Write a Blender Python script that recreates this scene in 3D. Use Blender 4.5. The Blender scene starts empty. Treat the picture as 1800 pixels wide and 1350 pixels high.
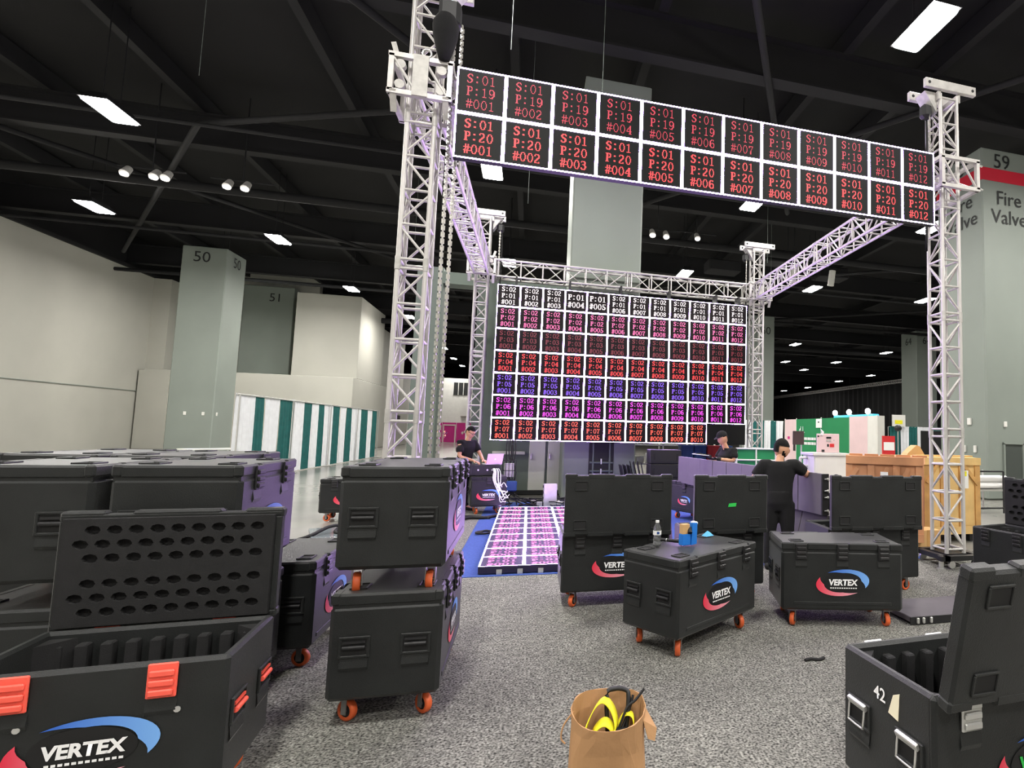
import bpy, bmesh, math, random
from mathutils import Matrix, Vector, Euler
random.seed(7)
PI = math.pi
S = bpy.context.scene
COL = S.collection

# ------------------------------------------------------------------ camera
camd = bpy.data.cameras.new('camera')
cam = bpy.data.objects.new('camera', camd); COL.objects.link(cam)
def camera_axes(yaw, pitch, roll):
    rz = Matrix.Rotation(yaw, 3, 'Z'); rx = Matrix.Rotation(pitch, 3, 'X')
    f = rz @ rx @ Vector((0, 1, 0)); r0 = rz @ Vector((1, 0, 0)); u0 = rz @ rx @ Vector((0, 0, 1))
    r = math.cos(roll) * r0 + math.sin(roll) * u0
    u = -math.sin(roll) * r0 + math.cos(roll) * u0
    return r, u, f
_r, _u, _f = camera_axes(-0.2634, 0.0811, 0.0241)
mw = Matrix((_r, _u, -_f)).transposed().to_4x4()
mw.translation = Vector((0.8236, -12.874, 1.6544))
cam.matrix_world = mw
camd.sensor_width = 36.0
camd.lens = 972.9149 / 1800 * 36
camd.shift_x = 0.5 - 1195.0589 / 1800
camd.shift_y = (682.1916 - 675) / 1800
camd.clip_end = 400
S.camera = cam

# ------------------------------------------------------------------ world, exposure
LAMP = 260.0          # radiance of the high bay diffusers
LED = 45.0            # radiance of the white grid lines of the LED screens
w = bpy.data.worlds.new('hall_air'); S.world = w; w.use_nodes = True
w.node_tree.nodes['Background'].inputs[0].default_value = (0.75, 0.8, 0.85, 1)
w.node_tree.nodes['Background'].inputs[1].default_value = 0.02
S.view_settings.view_transform = 'Standard'
S.view_settings.look = 'None'
S.view_settings.exposure = 0.0
S.view_settings.gamma = 1.0
S.view_settings.use_curve_mapping = False
S.cycles.use_denoising = True
S.cycles.pixel_filter_type = 'BLACKMAN_HARRIS'; S.cycles.filter_width = 1.0
S.cycles.max_bounces = 6
S.cycles.diffuse_bounces = 3
S.cycles.glossy_bounces = 3
S.cycles.transparent_max_bounces = 8
S.cycles.sample_clamp_indirect = 4.0
S.cycles.caustics_reflective = False
S.cycles.caustics_refractive = False

# ------------------------------------------------------------------ materials
def lin(c):
    c = c / 255.0
    return c / 12.92 if c <= 0.04045 else ((c + 0.055) / 1.055) ** 2.4
def rgb(r, g, b): return (lin(r), lin(g), lin(b), 1)
MATS = {}
def mat(name, col, rough=0.5, metal=0.0, var=0.0, scale=8.0, bump=0.0, bscale=60.0, spec=0.5):
    m = bpy.data.materials.new(name); m.use_nodes = True; MATS[name] = m
    nt = m.node_tree; b = nt.nodes['Principled BSDF']
    b.inputs['Base Color'].default_value = col if len(col) == 4 else (*col, 1)
    b.inputs['Roughness'].default_value = rough
    b.inputs['Metallic'].default_value = metal
    b.inputs['Specular IOR Level'].default_value = spec
    tc = nt.nodes.new('ShaderNodeTexCoord')
    if var > 0:
        n = nt.nodes.new('ShaderNodeTexNoise'); n.inputs['Scale'].default_value = scale
        n.inputs['Detail'].default_value = 5
        nt.links.new(tc.outputs['Object'], n.inputs['Vector'])
        r = nt.nodes.new('ShaderNodeValToRGB')
        c = Vector(col[:3])
        r.color_ramp.elements[0].position = 0.3; r.color_ramp.elements[1].position = 0.7
        r.color_ramp.elements[0].color = (*(c * (1 - var)), 1)
        r.color_ramp.elements[1].color = (*(c * (1 + var)), 1)
        nt.links.new(n.outputs['Fac'], r.inputs['Fac']); nt.links.new(r.outputs['Color'], b.inputs['Base Color'])
    if bump > 0:
        n2 = nt.nodes.new('ShaderNodeTexNoise'); n2.inputs['Scale'].default_value = bscale; n2.inputs['Detail'].default_value = 3
        nt.links.new(tc.outputs['Object'], n2.inputs['Vector'])
        bp = nt.nodes.new('ShaderNodeBump'); bp.inputs['Strength'].default_value = bump; bp.inputs['Distance'].default_value = 0.01
        nt.links.new(n2.outputs['Fac'], bp.inputs['Height']); nt.links.new(bp.outputs['Normal'], b.inputs['Normal'])
    return m
def emit(name, col, strength, sampled=False, base=(0.02, 0.02, 0.02, 1)):
    m = bpy.data.materials.new(name); m.use_nodes = True; MATS[name] = m
    b = m.node_tree.nodes['Principled BSDF']
    b.inputs['Base Color'].default_value = base
    b.inputs['Emission Color'].default_value = col if len(col) == 4 else (*col, 1)
    b.inputs['Emission Strength'].default_value = strength
    m.cycles.emission_sampling = 'FRONT_BACK' if sampled else 'NONE'
    return m

CASE = mat('case_plastic', rgb(29, 31, 31), 0.45, 0, 0.25, 5, 0.2, 220, 0.35)
_b = CASE.node_tree.nodes['Principled BSDF']; _b.inputs['Sheen Weight'].default_value = 0.16; _b.inputs['Sheen Roughness'].default_value = 0.45; _b.inputs['Sheen Tint'].default_value = (0.8, 0.8, 0.78, 1)
CASEIN = mat('case_foam', rgb(27, 27, 28), 0.9, 0, 0.2, 12, 0.3, 300)
LATCHB = mat('latch_black', rgb(34, 34, 35), 0.4)
LATCHR = mat('latch_orange', (0.95, 0.12, 0.08), 0.45)
STEEL = mat('steel_bright', rgb(215, 215, 212), 0.3, 0.7)
WHEELO = mat('wheel_orange', (0.75, 0.13, 0.035), 0.45)
WHEELD = mat('caster_steel', rgb(150, 150, 150), 0.35, 0.8)
ALU = mat('truss_aluminium', rgb(206, 203, 200), 0.42, 0.25, 0.12, 9)
ALUD = mat('truss_plate', rgb(190, 188, 184), 0.5, 0.2, 0.15, 14)
BLACKM = mat('black_metal', rgb(26, 26, 28), 0.5)
BLACKR = mat('black_rubber', rgb(18, 18, 19), 0.7)
CLOTHB = mat('black_cloth', rgb(15, 15, 17), 0.95, 0, 0.2, 20, 0.3, 120)
SKIN = mat('skin', rgb(214, 160, 128), 0.55, 0, 0.08, 12)
HAIR = mat('hair_black', rgb(14, 11, 10), 0.75, 0, 0.3, 40, 0.4, 200, 0.2)
WHITEP = mat('white_paint', rgb(225, 224, 218), 0.5, 0, 0.04, 3)
WALLL = mat('wall_beige', rgb(176, 175, 166), 0.7, 0, 0.06, 0.35, 0.05, 20)
GREYC = mat('column_paint', rgb(132, 140, 133), 0.55, 0, 0.06, 0.5, 0.04, 30)
GREYW = mat('service_wall_paint', rgb(108, 120, 112), 0.6, 0, 0.08, 0.6)
REDB = mat('red_band', rgb(205, 30, 55), 0.5)
PRINTB = mat('print_black', rgb(25, 27, 27), 0.6)
CEIL = mat('ceiling_black', rgb(8, 8, 10), 0.9, 0, 0.35, 0.6)
BEAM = mat('beam_black', rgb(13, 13, 16), 0.8, 0, 0.3, 0.9)
CONCRETE = mat('polished_concrete', rgb(142, 140, 134), 0.22, 0, 0.12, 0.8)
BLUEC = mat('blue_carpet', rgb(58, 84, 158), 0.95, 0, 0.18, 40, 0.4, 250)
PLY = mat('plywood_yellow', rgb(222, 186, 122), 0.7, 0, 0.16, 3)
PLYB = mat('plywood_brown', rgb(190, 136, 96), 0.75, 0, 0.16, 3)
PLYD = mat('plywood_batten', rgb(196, 152, 92), 0.75, 0, 0.2, 5)
KRAFT = mat('kraft_paper', rgb(180, 138, 96), 0.8, 0, 0.08, 5, 0.25, 24)
YEL = mat('yellow_webbing', (0.85, 0.78, 0.02), 0.6, 0, 0.15, 20)
DRW = mat('drape_white', rgb(226, 228, 232), 0.85, 0, 0.05, 6)
DRG = mat('drape_teal', rgb(16, 88, 86), 0.85, 0, 0.15, 6)
DRK = mat('drape_black', rgb(4, 4, 5), 0.95)
GREENP = mat('booth_green', rgb(20, 128, 76), 0.6, 0, 0.05, 2)
PINKP = mat('booth_pink', rgb(226, 198, 200), 0.6, 0, 0.04, 2)
MAGENTA = mat('booth_magenta', rgb(190, 22, 122), 0.6, 0, 0.06, 2)
LEDDK = mat('led_face_dark', rgb(13, 15, 15), 0.5, spec=0.2)
LEDDK2 = mat('led_face_bloom', rgb(18, 11, 13), 0.5, spec=0.2)  # dark face with the maroon bloom of the lit numbers put into its colour
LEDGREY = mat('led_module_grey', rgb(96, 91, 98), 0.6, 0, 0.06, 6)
CREAM = mat('cream_tape', rgb(236, 228, 200), 0.6)
LEDGREY2 = mat('led_module_shaded', rgb(60, 57, 59), 0.6, 0, 0.06, 6)  # darker copy of the module grey, shade of the lower row put into the colour
BLUET = mat('blue_tape', rgb(30, 120, 215), 0.5)
GREENT = mat('green_tape', rgb(45, 195, 80), 0.5)
CARD = mat('cardboard', rgb(205, 165, 112), 0.8)
REDP = mat('red_plastic', rgb(200, 40, 45), 0.5)
PAPER = mat('paper_white', rgb(240, 240, 238), 0.7)
CHAIN = mat('chain_steel', rgb(190, 188, 180), 0.35, 0.6)
BLUECRATE = mat('blue_plastic', rgb(35, 70, 130), 0.5)
DOORP = mat('door_panel', rgb(228, 229, 222), 0.5, 0, 0.03, 2)
PURPLEBAG = mat('lilac_plastic', rgb(120, 95, 140), 0.55)
TATTOO = mat('tattooed_skin', rgb(150, 118, 105), 0.6, 0, 0.35, 30)
BOTTLE = mat('bottle_plastic', (0.92, 0.95, 0.95), 0.05)
BOTTLE.node_tree.nodes['Principled BSDF'].inputs['Transmission Weight'].default_value = 0.9
BOTTLE.node_tree.nodes['Principled BSDF'].inputs['IOR'].default_value = 1.2

def carpet_material():
    m = bpy.data.materials.new('grey_carpet'); m.use_nodes = True
    nt = m.node_tree; b = nt.nodes['Principled BSDF']; b.inputs['Roughness'].default_value = 0.95
    b.inputs['Specular IOR Level'].default_value = 0.15
    tc = nt.nodes.new('ShaderNodeTexCoord')
    def noise(sc, d):
        n = nt.nodes.new('ShaderNodeTexNoise'); n.inputs['Scale'].default_value = sc; n.inputs['Detail'].default_value = d
        nt.links.new(tc.outputs['Object'], n.inputs['Vector']); return n
    fine, mid, big = noise(72, 4), noise(19, 3), noise(1.3, 3)
    r1 = nt.nodes.new('ShaderNodeValToRGB')
    r1.color_ramp.elements[0].position = 0.33; r1.color_ramp.elements[0].color = rgb(50, 50, 48)
    r1.color_ramp.elements[1].position = 0.70; r1.color_ramp.elements[1].color = rgb(180, 179, 172)
    nt.links.new(fine.outputs['Fac'], r1.inputs['Fac'])
    mx = nt.nodes.new('ShaderNodeMix'); mx.data_type = 'RGBA'; mx.blend_type = 'MULTIPLY'; mx.inputs[0].default_value = 1
    r2 = nt.nodes.new('ShaderNodeValToRGB')
    r2.color_ramp.elements[0].position = 0.3; r2.color_ramp.elements[0].color = (0.62, 0.62, 0.62, 1)
    r2.color_ramp.elements[1].position = 0.7; r2.color_ramp.elements[1].color = (1.15, 1.15, 1.13, 1)
    nt.links.new(mid.outputs['Fac'], r2.inputs['Fac'])
    nt.links.new(r1.outputs['Color'], mx.inputs[6]); nt.links.new(r2.outputs['Color'], mx.inputs[7])
    mx2 = nt.nodes.new('ShaderNodeMix'); mx2.data_type = 'RGBA'; mx2.blend_type = 'MULTIPLY'; mx2.inputs[0].default_value = 1
    r3 = nt.nodes.new('ShaderNodeValToRGB')
    r3.color_ramp.elements[0].position = 0.3; r3.color_ramp.elements[0].color = (0.82, 0.82, 0.82, 1)
    r3.color_ramp.elements[1].position = 0.7; r3.color_ramp.elements[1].color = (1.1, 1.1, 1.1, 1)
    nt.links.new(big.outputs['Fac'], r3.inputs['Fac'])
    nt.links.new(mx.outputs[2], mx2.inputs[6]); nt.links.new(r3.outputs['Color'], mx2.inputs[7])
    nt.links.new(mx2.outputs[2], b.inputs['Base Color'])
    bp = nt.nodes.new('ShaderNodeBump'); bp.inputs['Strength'].default_value = 0.5; bp.inputs['Distance'].default_value = 0.01
    nt.links.new(fine.outputs['Fac'], bp.inputs['Height']); nt.links.new(bp.outputs['Normal'], b.inputs['Normal'])
    return m
CARPET = carpet_material()

def gradient_material(name, c0, c1, axis):
    m = bpy.data.materials.new(name); m.use_nodes = True
    nt = m.node_tree; b = nt.nodes['Principled BSDF']; b.inputs['Roughness'].default_value = 0.5
    tc = nt.nodes.new('ShaderNodeTexCoord'); sep = nt.nodes.new('ShaderNodeSeparateXYZ')
    nt.links.new(tc.outputs['Generated'], sep.inputs[0])
    r = nt.nodes.new('ShaderNodeValToRGB')
    r.color_ramp.elements[0].color = c0; r.color_ramp.elements[1].color = c1
    nt.links.new(sep.outputs[axis], r.inputs['Fac']); nt.links.new(r.outputs['Color'], b.inputs['Base Color'])
    return m
LOGORED = gradient_material('logo_red', rgb(225, 40, 70), rgb(240, 170, 185), 0)
LOGOBLUE = gradient_material('logo_blue', rgb(40, 95, 200), rgb(120, 175, 240), 0)
LOGOK = mat('logo_black', rgb(14, 14, 16), 0.5)
LOGOW = mat('logo_white', rgb(245, 245, 245), 0.5)

GLOW = emit('lamp_glow', (1.0, 0.965, 0.91), LAMP, True)
GLOWF = emit('far_lamp_glow', (1.0, 0.965, 0.91), LAMP * 0.6, True)
SPOT = emit('spot_glow', (1.0, 0.97, 0.92), 14, False)
GRID = emit('led_grid_line', (0.60, 0.38, 1.0), LED, True)
CYAN = emit('cyan_lightbox', (0.05, 0.55, 0.9), 1.6, False)

# ------------------------------------------------------------------ geometry helpers
class MB:
    """collects faces, builds ONE mesh object"""
    def __init__(s): s.v = []; s.f = []; s.m = []; s.sm = []; s.M = Matrix.Identity(4)
    def add(s, verts, faces, mi=0, smooth=False):
        o = len(s.v); s.v += [s.M @ Vector(p) for p in verts]
        for f in faces: s.f.append([i + o for i in f]); s.m.append(mi); s.sm.append(smooth)
    def box(s, c, d, mi=0, bev=0.0, rot=None):
        if bev > 0:
            bm = bmesh.new(); bmesh.ops.create_cube(bm, size=1)
            for v in bm.verts: v.co = Vector((v.co.x * d[0], v.co.y * d[1], v.co.z * d[2]))
            bmesh.ops.bevel(bm, geom=bm.edges[:], offset=min(bev, min(d) * 0.45), segments=1, affect='EDGES')
            vs = [v.co.copy() for v in bm.verts]
            for i, v in enumerate(bm.verts): v.index = i
            fs = [[v.index for v in f.verts] for f in bm.faces]; bm.free()
        else:
            x, y, z = d[0] / 2, d[1] / 2, d[2] / 2
            vs = [Vector(p) for p in ((-x, -y, -z), (x, -y, -z), (x, y, -z), (-x, y, -z), (-x, -y, z), (x, -y, z), (x, y, z), (-x, y, z))]
            fs = [(0, 3, 2, 1), (4, 5, 6, 7), (0, 1, 5, 4), (1, 2, 6, 5), (2, 3, 7, 6), (3, 0, 4, 7)]
        R = rot.to_matrix() if isinstance(rot, Euler) else (rot if rot else Matrix.Identity(3))
        s.add([R @ p + Vector(c) for p in vs], fs, mi); return s
    def bx(s, x0, x1, y0, y1, z0, z1, mi=0, bev=0.0):
        return s.box(((x0 + x1) / 2, (y0 + y1) / 2, (z0 + z1) / 2), (abs(x1 - x0), abs(y1 - y0), abs(z1 - z0)), mi, bev)
    def cyl(s, a, b, r, n=10, mi=0, r2=None, smooth=True, cap=True):
        a, b = Vector(a), Vector(b); d = (b - a); r2 = r if r2 is None else r2
        q = d.to_track_quat('Z', 'Y').to_matrix()
        vs = []
        for p, rr in ((a, r), (b, r2)):
            for i in range(n):
                t = 2 * PI * i / n; vs.append(p + q @ Vector((math.cos(t) * rr, math.sin(t) * rr, 0)))
        s.add(vs, [(i, (i + 1) % n, n + (i + 1) % n, n + i) for i in range(n)], mi, smooth)
        if cap:
            s.add(vs[:n], [list(range(n))[::-1]], mi); s.add(vs[n:], [list(range(n))], mi)
        return s
    def tube(s, pts, r, n=6, mi=0, sub=4):
        P = [Vector(p) for p in pts]
        if sub > 1 and len(P) > 2:
            out = []
            for i in range(len(P) - 1):
                p0, p1, p2, p3 = P[max(i - 1, 0)], P[i], P[i + 1], P[min(i + 2, len(P) - 1)]
                for k in range(sub):
                    t = k / sub
                    out.append(0.5 * ((2 * p1) + (p2 - p0) * t + (2 * p0 - 5 * p1 + 4 * p2 - p3) * t * t + (3 * p1 - p0 - 3 * p2 + p3) * t ** 3))
            out.append(P[-1]); P = out
        vs = []; up = Vector((0.13, 0.31, 0.94))
        for i, p in enumerate(P):
            d = (P[min(i + 1, len(P) - 1)] - P[max(i - 1, 0)])
            if d.length < 1e-9: d = Vector((0, 0, 1))
            d.normalize(); a = d.cross(up)
            if a.length < 1e-3: a = d.cross(Vector((1, 0, 0)))
            a.normalize(); b = d.cross(a)
            for k in range(n):
                t = 2 * PI * k / n; vs.append(p + (a * math.cos(t) + b * math.sin(t)) * r)
        fs = []
        for i in range(len(P) - 1):
            for k in range(n): fs.append((i * n + k, i * n + (k + 1) % n, (i + 1) * n + (k + 1) % n, (i + 1) * n + k))
        s.add(vs, fs, mi, True)
        s.add(vs[:n], [list(range(n))[::-1]], mi); s.add(vs[-n:], [list(range(n))], mi)
        return s
    def lathe(s, prof, c=(0, 0, 0), n=16, mi=0):
        vs = []
        for r, z in prof:
            for i in range(n):
                t = 2 * PI * i / n; vs.append((c[0] + r * math.cos(t), c[1] + r * math.sin(t), c[2] + z))
        fs = []
        for j in range(len(prof) - 1):
            for i in range(n): fs.append((j * n + i, j * n + (i + 1) % n, (j + 1) * n + (i + 1) % n, (j + 1) * n + i))
        s.add(vs, fs, mi, True); return s
    def prism(s, poly, y0, y1, mi=0):
        """2-D outline in x,z pushed along y"""
        n = len(poly)
        vs = [(p[0], y0, p[1]) for p in poly] + [(p[0], y1, p[1]) for p in poly]
        fs = [list(range(n)), list(range(2 * n - 1, n - 1, -1))] + [(i, n + i, n + (i + 1) % n, (i + 1) % n) for i in range(n)]
        s.add(vs, fs, mi); return s
    def ell(s, c, r, n=10, mi=0, rot=None):
        vs = []; R = rot.to_matrix() if rot else Matrix.Identity(3); k = n // 2 + 1
        for j in range(k + 1):
            a = PI * j / k
            for i in range(n):
                t = 2 * PI * i / n
                vs.append(R @ Vector((r[0] * math.sin(a) * math.cos(t), r[1] * math.sin(a) * math.sin(t), r[2] * math.cos(a))) + Vector(c))
        fs = [(j * n + i, (j + 1) * n + i, (j + 1) * n + (i + 1) % n, j * n + (i + 1) % n) for j in range(k) for i in range(n)]
        s.add(vs, fs, mi, True); return s
    def mesh(s, name, mats):
        me = bpy.data.meshes.new(name); me.from_pydata([tuple(v) for v in s.v], [], s.f)
        for m in (mats if isinstance(mats, (list, tuple)) else [mats]): me.materials.append(m)
        me.polygons.foreach_set('material_index', s.m); me.polygons.foreach_set('use_smooth', s.sm); me.update()
        return me
    def obj(s, name, mats, parent=None, loc=(0, 0, 0), rot=(0, 0, 0)):
        return link(name, s.mesh(name, mats), parent, loc, rot)
def link(name, me, parent=None, loc=(0, 0, 0), rot=(0, 0, 0)):
    o = bpy.data.objects.new(name, me); COL.objects.link(o); o.parent = parent
    o.location = loc; o.rotation_euler = rot; return o
def tag(o, label=None, cat=None, group=None, kind=None):
    if label: o['label'] = label
    if cat: o['category'] = cat
    if group: o['group'] = group
    if kind: o['kind'] = kind
    return o
def thing(name, label, cat, loc=(0, 0, 0), rz=0, group=None):
    o = bpy.data.objects.new(name, None); COL.objects.link(o); o.location = loc; o.rotation_euler = (0, 0, rz)
    o.empty_display_size = 0.1
    return tag(o, label, cat, group)
def struct(o): o['kind'] = 'structure'; return o
def copy_tree(o, parent=None):
    c = o.copy(); COL.objects.link(c); c.parent = parent
    for ch in list(o.children): copy_tree(ch, c)
    return c
UNIT = {}
def bar(name, a, b, r, m, parent=None, n=8):
    """round bar between two points, mesh data shared"""
    k = (m.name, n)
    if k not in UNIT: UNIT[k] = MB().cyl((0, 0, 0), (0, 0, 1), 1, n).mesh('round_bar', m)
    a, b = Vector(a), Vector(b); d = b - a
    o = bpy.data.objects.new(name, UNIT[k]); COL.objects.link(o); o.parent = parent
    o.matrix_local = Matrix.Translation(a) @ d.to_track_quat('Z', 'Y').to_matrix().to_4x4() @ Matrix.Diagonal((r, r, d.length, 1))
    return o
def text_mesh(body, size, m, bold=0.0, shear=0.0, extrude=0.0):
    """lettering in the x,z plane facing -y, centred"""
    cu = bpy.data.curves.new('lettering', 'FONT'); cu.body = body; cu.size = size; cu.align_x = 'CENTER'; cu.align_y = 'CENTER'
    cu.offset = bold; cu.shear = shear; cu.extrude = extrude; cu.resolution_u = 3; cu.space_line = 0.95
    o = bpy.data.objects.new('lettering', cu); COL.objects.link(o)
    me = bpy.data.meshes.new_from_object(o.evaluated_get(bpy.context.evaluated_depsgraph_get()))
    bpy.data.objects.remove(o); bpy.data.curves.remove(cu)
    me.transform(Matrix.Rotation(PI / 2, 4, 'X')); me.materials.clear(); me.materials.append(m); return me

# ------------------------------------------------------------------ setting
struct(MB().bx(-23, 75, -22, 95, -0.2, -0.012).obj('floor', CONCRETE))
carp = struct(MB().bx(-2.3, 7.4, -15.5, 0.6, -0.012, 0.0).obj('floor_carpet', CARPET))
struct(MB().bx(0.02, 6.2, -6.2, 0.35, 0.0, 0.006).obj('floor_blue_carpet', BLUEC))
ceil = struct(MB().bx(-23, 75, -22, 95, 12.4, 12.7).obj('ceiling', CEIL))
for y in (-17.0, -8.7, -0.4, 8.2, 17.2, 25.5, 34, 42.5, 51, 60, 70):
    b = MB(); b.bx(-23, 75, y - 0.02, y + 0.02, 10.7, 11.7); b.bx(-23, 75, y - 0.2, y + 0.2, 11.7, 11.75); b.bx(-23, 75, y - 0.2, y + 0.2, 10.65, 10.7)
    b.obj('ceiling_beam', BEAM, ceil)
for x in (-18.5, -14, -10, -5.1, 0.0, 3.5, 8.5, 11.3, 18.5, 26, 36):
    MB().bx(x - 0.12, x + 0.12, -22, 95, 11.75, 12.3).obj('ceiling_joist', BEAM, ceil)
for (a, b_) in (((-20, 22, 10.4), (-9, 6, 10.4)), ((-9, 6, 10.4), (2.4, 0.9, 10.3)), ((3.2, -6, 10.6), (10.5, 7, 10.6)), ((4, 9, 10.6), (12.6, -3.0, 10.6)),
                ((-18, 5, 10.5), (-2, 24, 10.5)), ((9, -8, 10.6), (19, 4, 10.6)), ((-6, -4, 10.6), (2, 6, 10.6)), ((7, 20, 10.4), (24, 8, 10.4)), ((12, 30, 10.4), (32, 15, 10.4))):
    bar('ceiling_brace', a, b_, 0.09, BEAM, ceil)
for (x0, y, x1, z, r) in ((-22, 5.6, 40, 10.2, 0.06), (-22, 16.0, 45, 10.0, 0.07), (-22, 24.0, 60, 9.9, 0.1), (-22, 10.4, 40, 10.1, 0.16), (-22, 33.0, 60, 9.6, 0.2)):
    bar('ceiling_pipe', (x0, y, z), (x1, y, z), r, BEAM, ceil, 10)
for (x, y, z0, z1) in ((0.25, -3.6, 8.0, 12.4), (1.9, -2.6, 8.2, 12.4), (0.55, 0.9, 7.2, 12.4), (-6.2, 0.5, 8.9, 12.4), (9.3, 6.2, 8.2, 12.4), (11, 9.6, 8.0, 12.4), (-3.6, 9.2, 8.6, 12.4)):
    bar('ceiling_hanger', (x, y, z0), (x, y, z1), 0.006, GREYW, ceil, 6)
for x, y in ((5.0, 15.5), (10.5, 14.8), (12.6, 12.4), (16.5, 14.0)):
    q = MB(); q.bx(x - 0.9, x + 0.9, y - 0.5, y + 0.5, 10.3, 10.9, 0, 0.05); q.obj('ceiling_duct', BEAM, ceil)
# walls of the hall
wl = MB(); wl.bx(-21.9, -21.5, -22, 28.6, -0.2, 10.25); struct(wl.obj('wall_left', WALLL))
t_ = MB(); t_.bx(-21.5, -21.44, -22, 28.6, 3.34, 3.37); struct(t_.obj('trim_1', GREYC))
t_ = MB(); t_.bx(-21.5, -21.35, -22, 28.6, 10.25, 10.4); struct(t_.obj('trim_2', BEAM))
struct(MB().bx(-22.2, -21.9, -22, 95, 10.4, 12.6).obj('wall_upper_left', CEIL))
struct(MB().bx(74.6, 75, -22, 95, 0, 12.6).obj('wall_right', WALLL))
struct(MB().bx(-23, 75, -22.4, -22, 0, 12.6).obj('wall_front', WALLL))
struct(MB().bx(-23, 75, 95, 95.4, 0, 12.6).obj('wall_back', CEIL))
pil = MB(); pil.bx(-21.5, -20.6, 27.3, 29.0, 0, 10.25); pil.bx(-21.4, -19.9, 26.6, 28.2, 0, 4.6); struct(pil.obj('wall_pilaster', WALLL))
blk = MB(); blk.bx(-21.4, -10.25, 27.0, 44, 0, 4.72, 0, 0.03); struct(blk.obj('wall_low_block', WALLL))
blk = MB(); blk.bx(-14.1, -10.3, 27.8, 34, 4.72, 10.2, 0, 0.03); blk.bx(-14, -10.7, 34, 43.5, 4.72, 9.4, 0, 0.03); struct(blk.obj('wall_upper_block', WALLL))
struct(MB().bx(-21.4, -14.05, 31.5, 32, 4.72, 12.4).obj('wall_recess', WALLL))
struct(MB().bx(-10.28, -10.24, 37.4, 41.0, 2.2, 2.6).obj('window_1', PRINTB))
# far white walls with a dark window behind the magenta booth
fw = MB(); fw.bx(-14, -3.0, 56, 57, 0, 7.4); struct(fw.obj('wall_far', WHITEP))
fw = MB(); fw.bx(-6.9, -2.0, 55.2, 56, 3.0, 4.9); struct(fw.obj('wall_far_ledge', WHITEP))
wn = MB(); wn.bx(-7.9, -5.9, 55.9, 56.0, 5.45, 6.9, 0); struct(wn.obj('window_2', PRINTB))
for i in range(4): MB().bx(-7.9 + i * 0.55, -7.82 + i * 0.55, 55.8, 55.9, 5.45, 6.9).obj('mullion', WHITEP, bpy.data.objects['window_2'])
# service wall behind the screen
sv = MB(); sv.bx(-2.05, -1.44, 2.0, 2.5, 0, 5.7); sv.bx(-1.44, -0.6, 2.0, 2.5, 5.3, 5.6); sv.bx(-0.6, 1.75, 2.0, 2.5, 0, 5.5)
struct(sv.obj('wall_service', GREYW))
for i, (x0, x1) in enumerate(((0.85, 1.26), (1.32, 1.9))):
    d = struct(MB().bx(x0, x1, 1.96, 2.0, 0.1, 1.95 + 0.4 * i, 0, 0.01).obj('door_%d' % (i + 1), DOORP))
    MB().bx(x0 + 0.04, x0 + 0.06, 1.92, 1.96, 0.9, 1.05).obj('door_handle', STEEL, d)
struct(MB().bx(-0.6, 2.0, 1.93, 2.0, 0.0, 0.1).obj('baseboard_service', PRINTB))

# ------------------------------------------------------------------ columns with their numbers
def column(name, label, x0, y0, wd, top, texts=(), band=False, text_z=None):
    t = thing(name, label, 'column', (x0, y0, 0)); t['kind'] = 'structure'
    b = MB(); b.bx(0, wd, 0, wd, 0, top, 0, 0.04); b.obj('shaft', GREYC, t)
    if band:
        b = MB(); b.bx(-0.012, wd + 0.012, -0.012, wd + 0.012, top - 1.0, top - 0.62); b.obj('red_band', REDB, t)
    for (s, body, size, u, z) in texts:
        me = text_mesh(body, size, PRINTB)
        if s == 'f': link('lettering', me, t, (u, -0.02, z))
        else: link('lettering', me, t, (-0.02, u, z), (0, 0, -PI / 2))
    return t
c = column('column', 'grey painted square column numbered 50 in front of the beige wall', -16.0, 19.2, 1.9, 10.3, (('f', '50', 0.75, 0.85, 9.75),))
link('lettering', text_mesh('50', 0.75, PRINTB), c, (1.92, 0.95, 9.75), (0, 0, PI / 2))
for u in (0.75, 1.5): MB().bx(u - 0.06, u + 0.06, -0.03, 0, 1.95, 2.12, 0, 0.01).obj('switch_plate', WHITEP, c)
for i, u in enumerate((0.3,)): MB().bx(1.9, 1.93, u - 0.06, u + 0.06, 1.95, 2.12, 0, 0.01).obj('switch_plate', WHITEP, c)
column('column', 'shadowed grey column numbered 51 recessed above the low beige block', -18.2, 30.4, 3.0, 11.0, (('f', '51', 0.8, 1.9, 10.2),))
c59 = column('column', 'big grey column numbered 59 with a red band and Fire Valve lettering', 13.32, 0.0, 1.85, 10.3,
       (('f', '59', 0.62, 0.72, 9.9), ('s', '59', 0.62, 0.62, 9.9), ('f', 'Fire\nValve', 0.6, 0.95, 8.5), ('s', 'Fire\nValve', 0.6, 0.82, 8.5)), True)
for (x, z, ww, hh) in ((0.62, 2.05, 0.1, 0.16),): MB().bx(x - ww / 2, x + ww / 2, -0.05, 0, z, z + hh, 0, 0.01).obj('switch_plate', WHITEP, c59)
for (y, z, ww, hh) in ((0.62, 2.1, 0.14, 0.2), (0.42, 1.3, 0.1, 0.2), (0.82, 1.3, 0.1, 0.2)):
    MB().bx(-0.05, 0, y - ww / 2, y + ww / 2, z, z + hh, 0, 0.01).obj('switch_plate', WHITEP, c59)
n_ = MB(); n_.bx(0.56, 1.2, -0.02, 0.0, 0.0, 1.58); n_.obj('valve_recess', mat('recess_grey', rgb(66, 72, 68), 0.7), c59)
n_ = MB(); n_.bx(0.52, 1.24, -0.06, 0.0, 1.56, 1.62); n_.bx(0.52, 0.57, -0.06, 0, 0, 1.58); n_.bx(1.19, 1.24, -0.06, 0, 0, 1.58); n_.obj('recess_frame', GREYC, c59)
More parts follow.
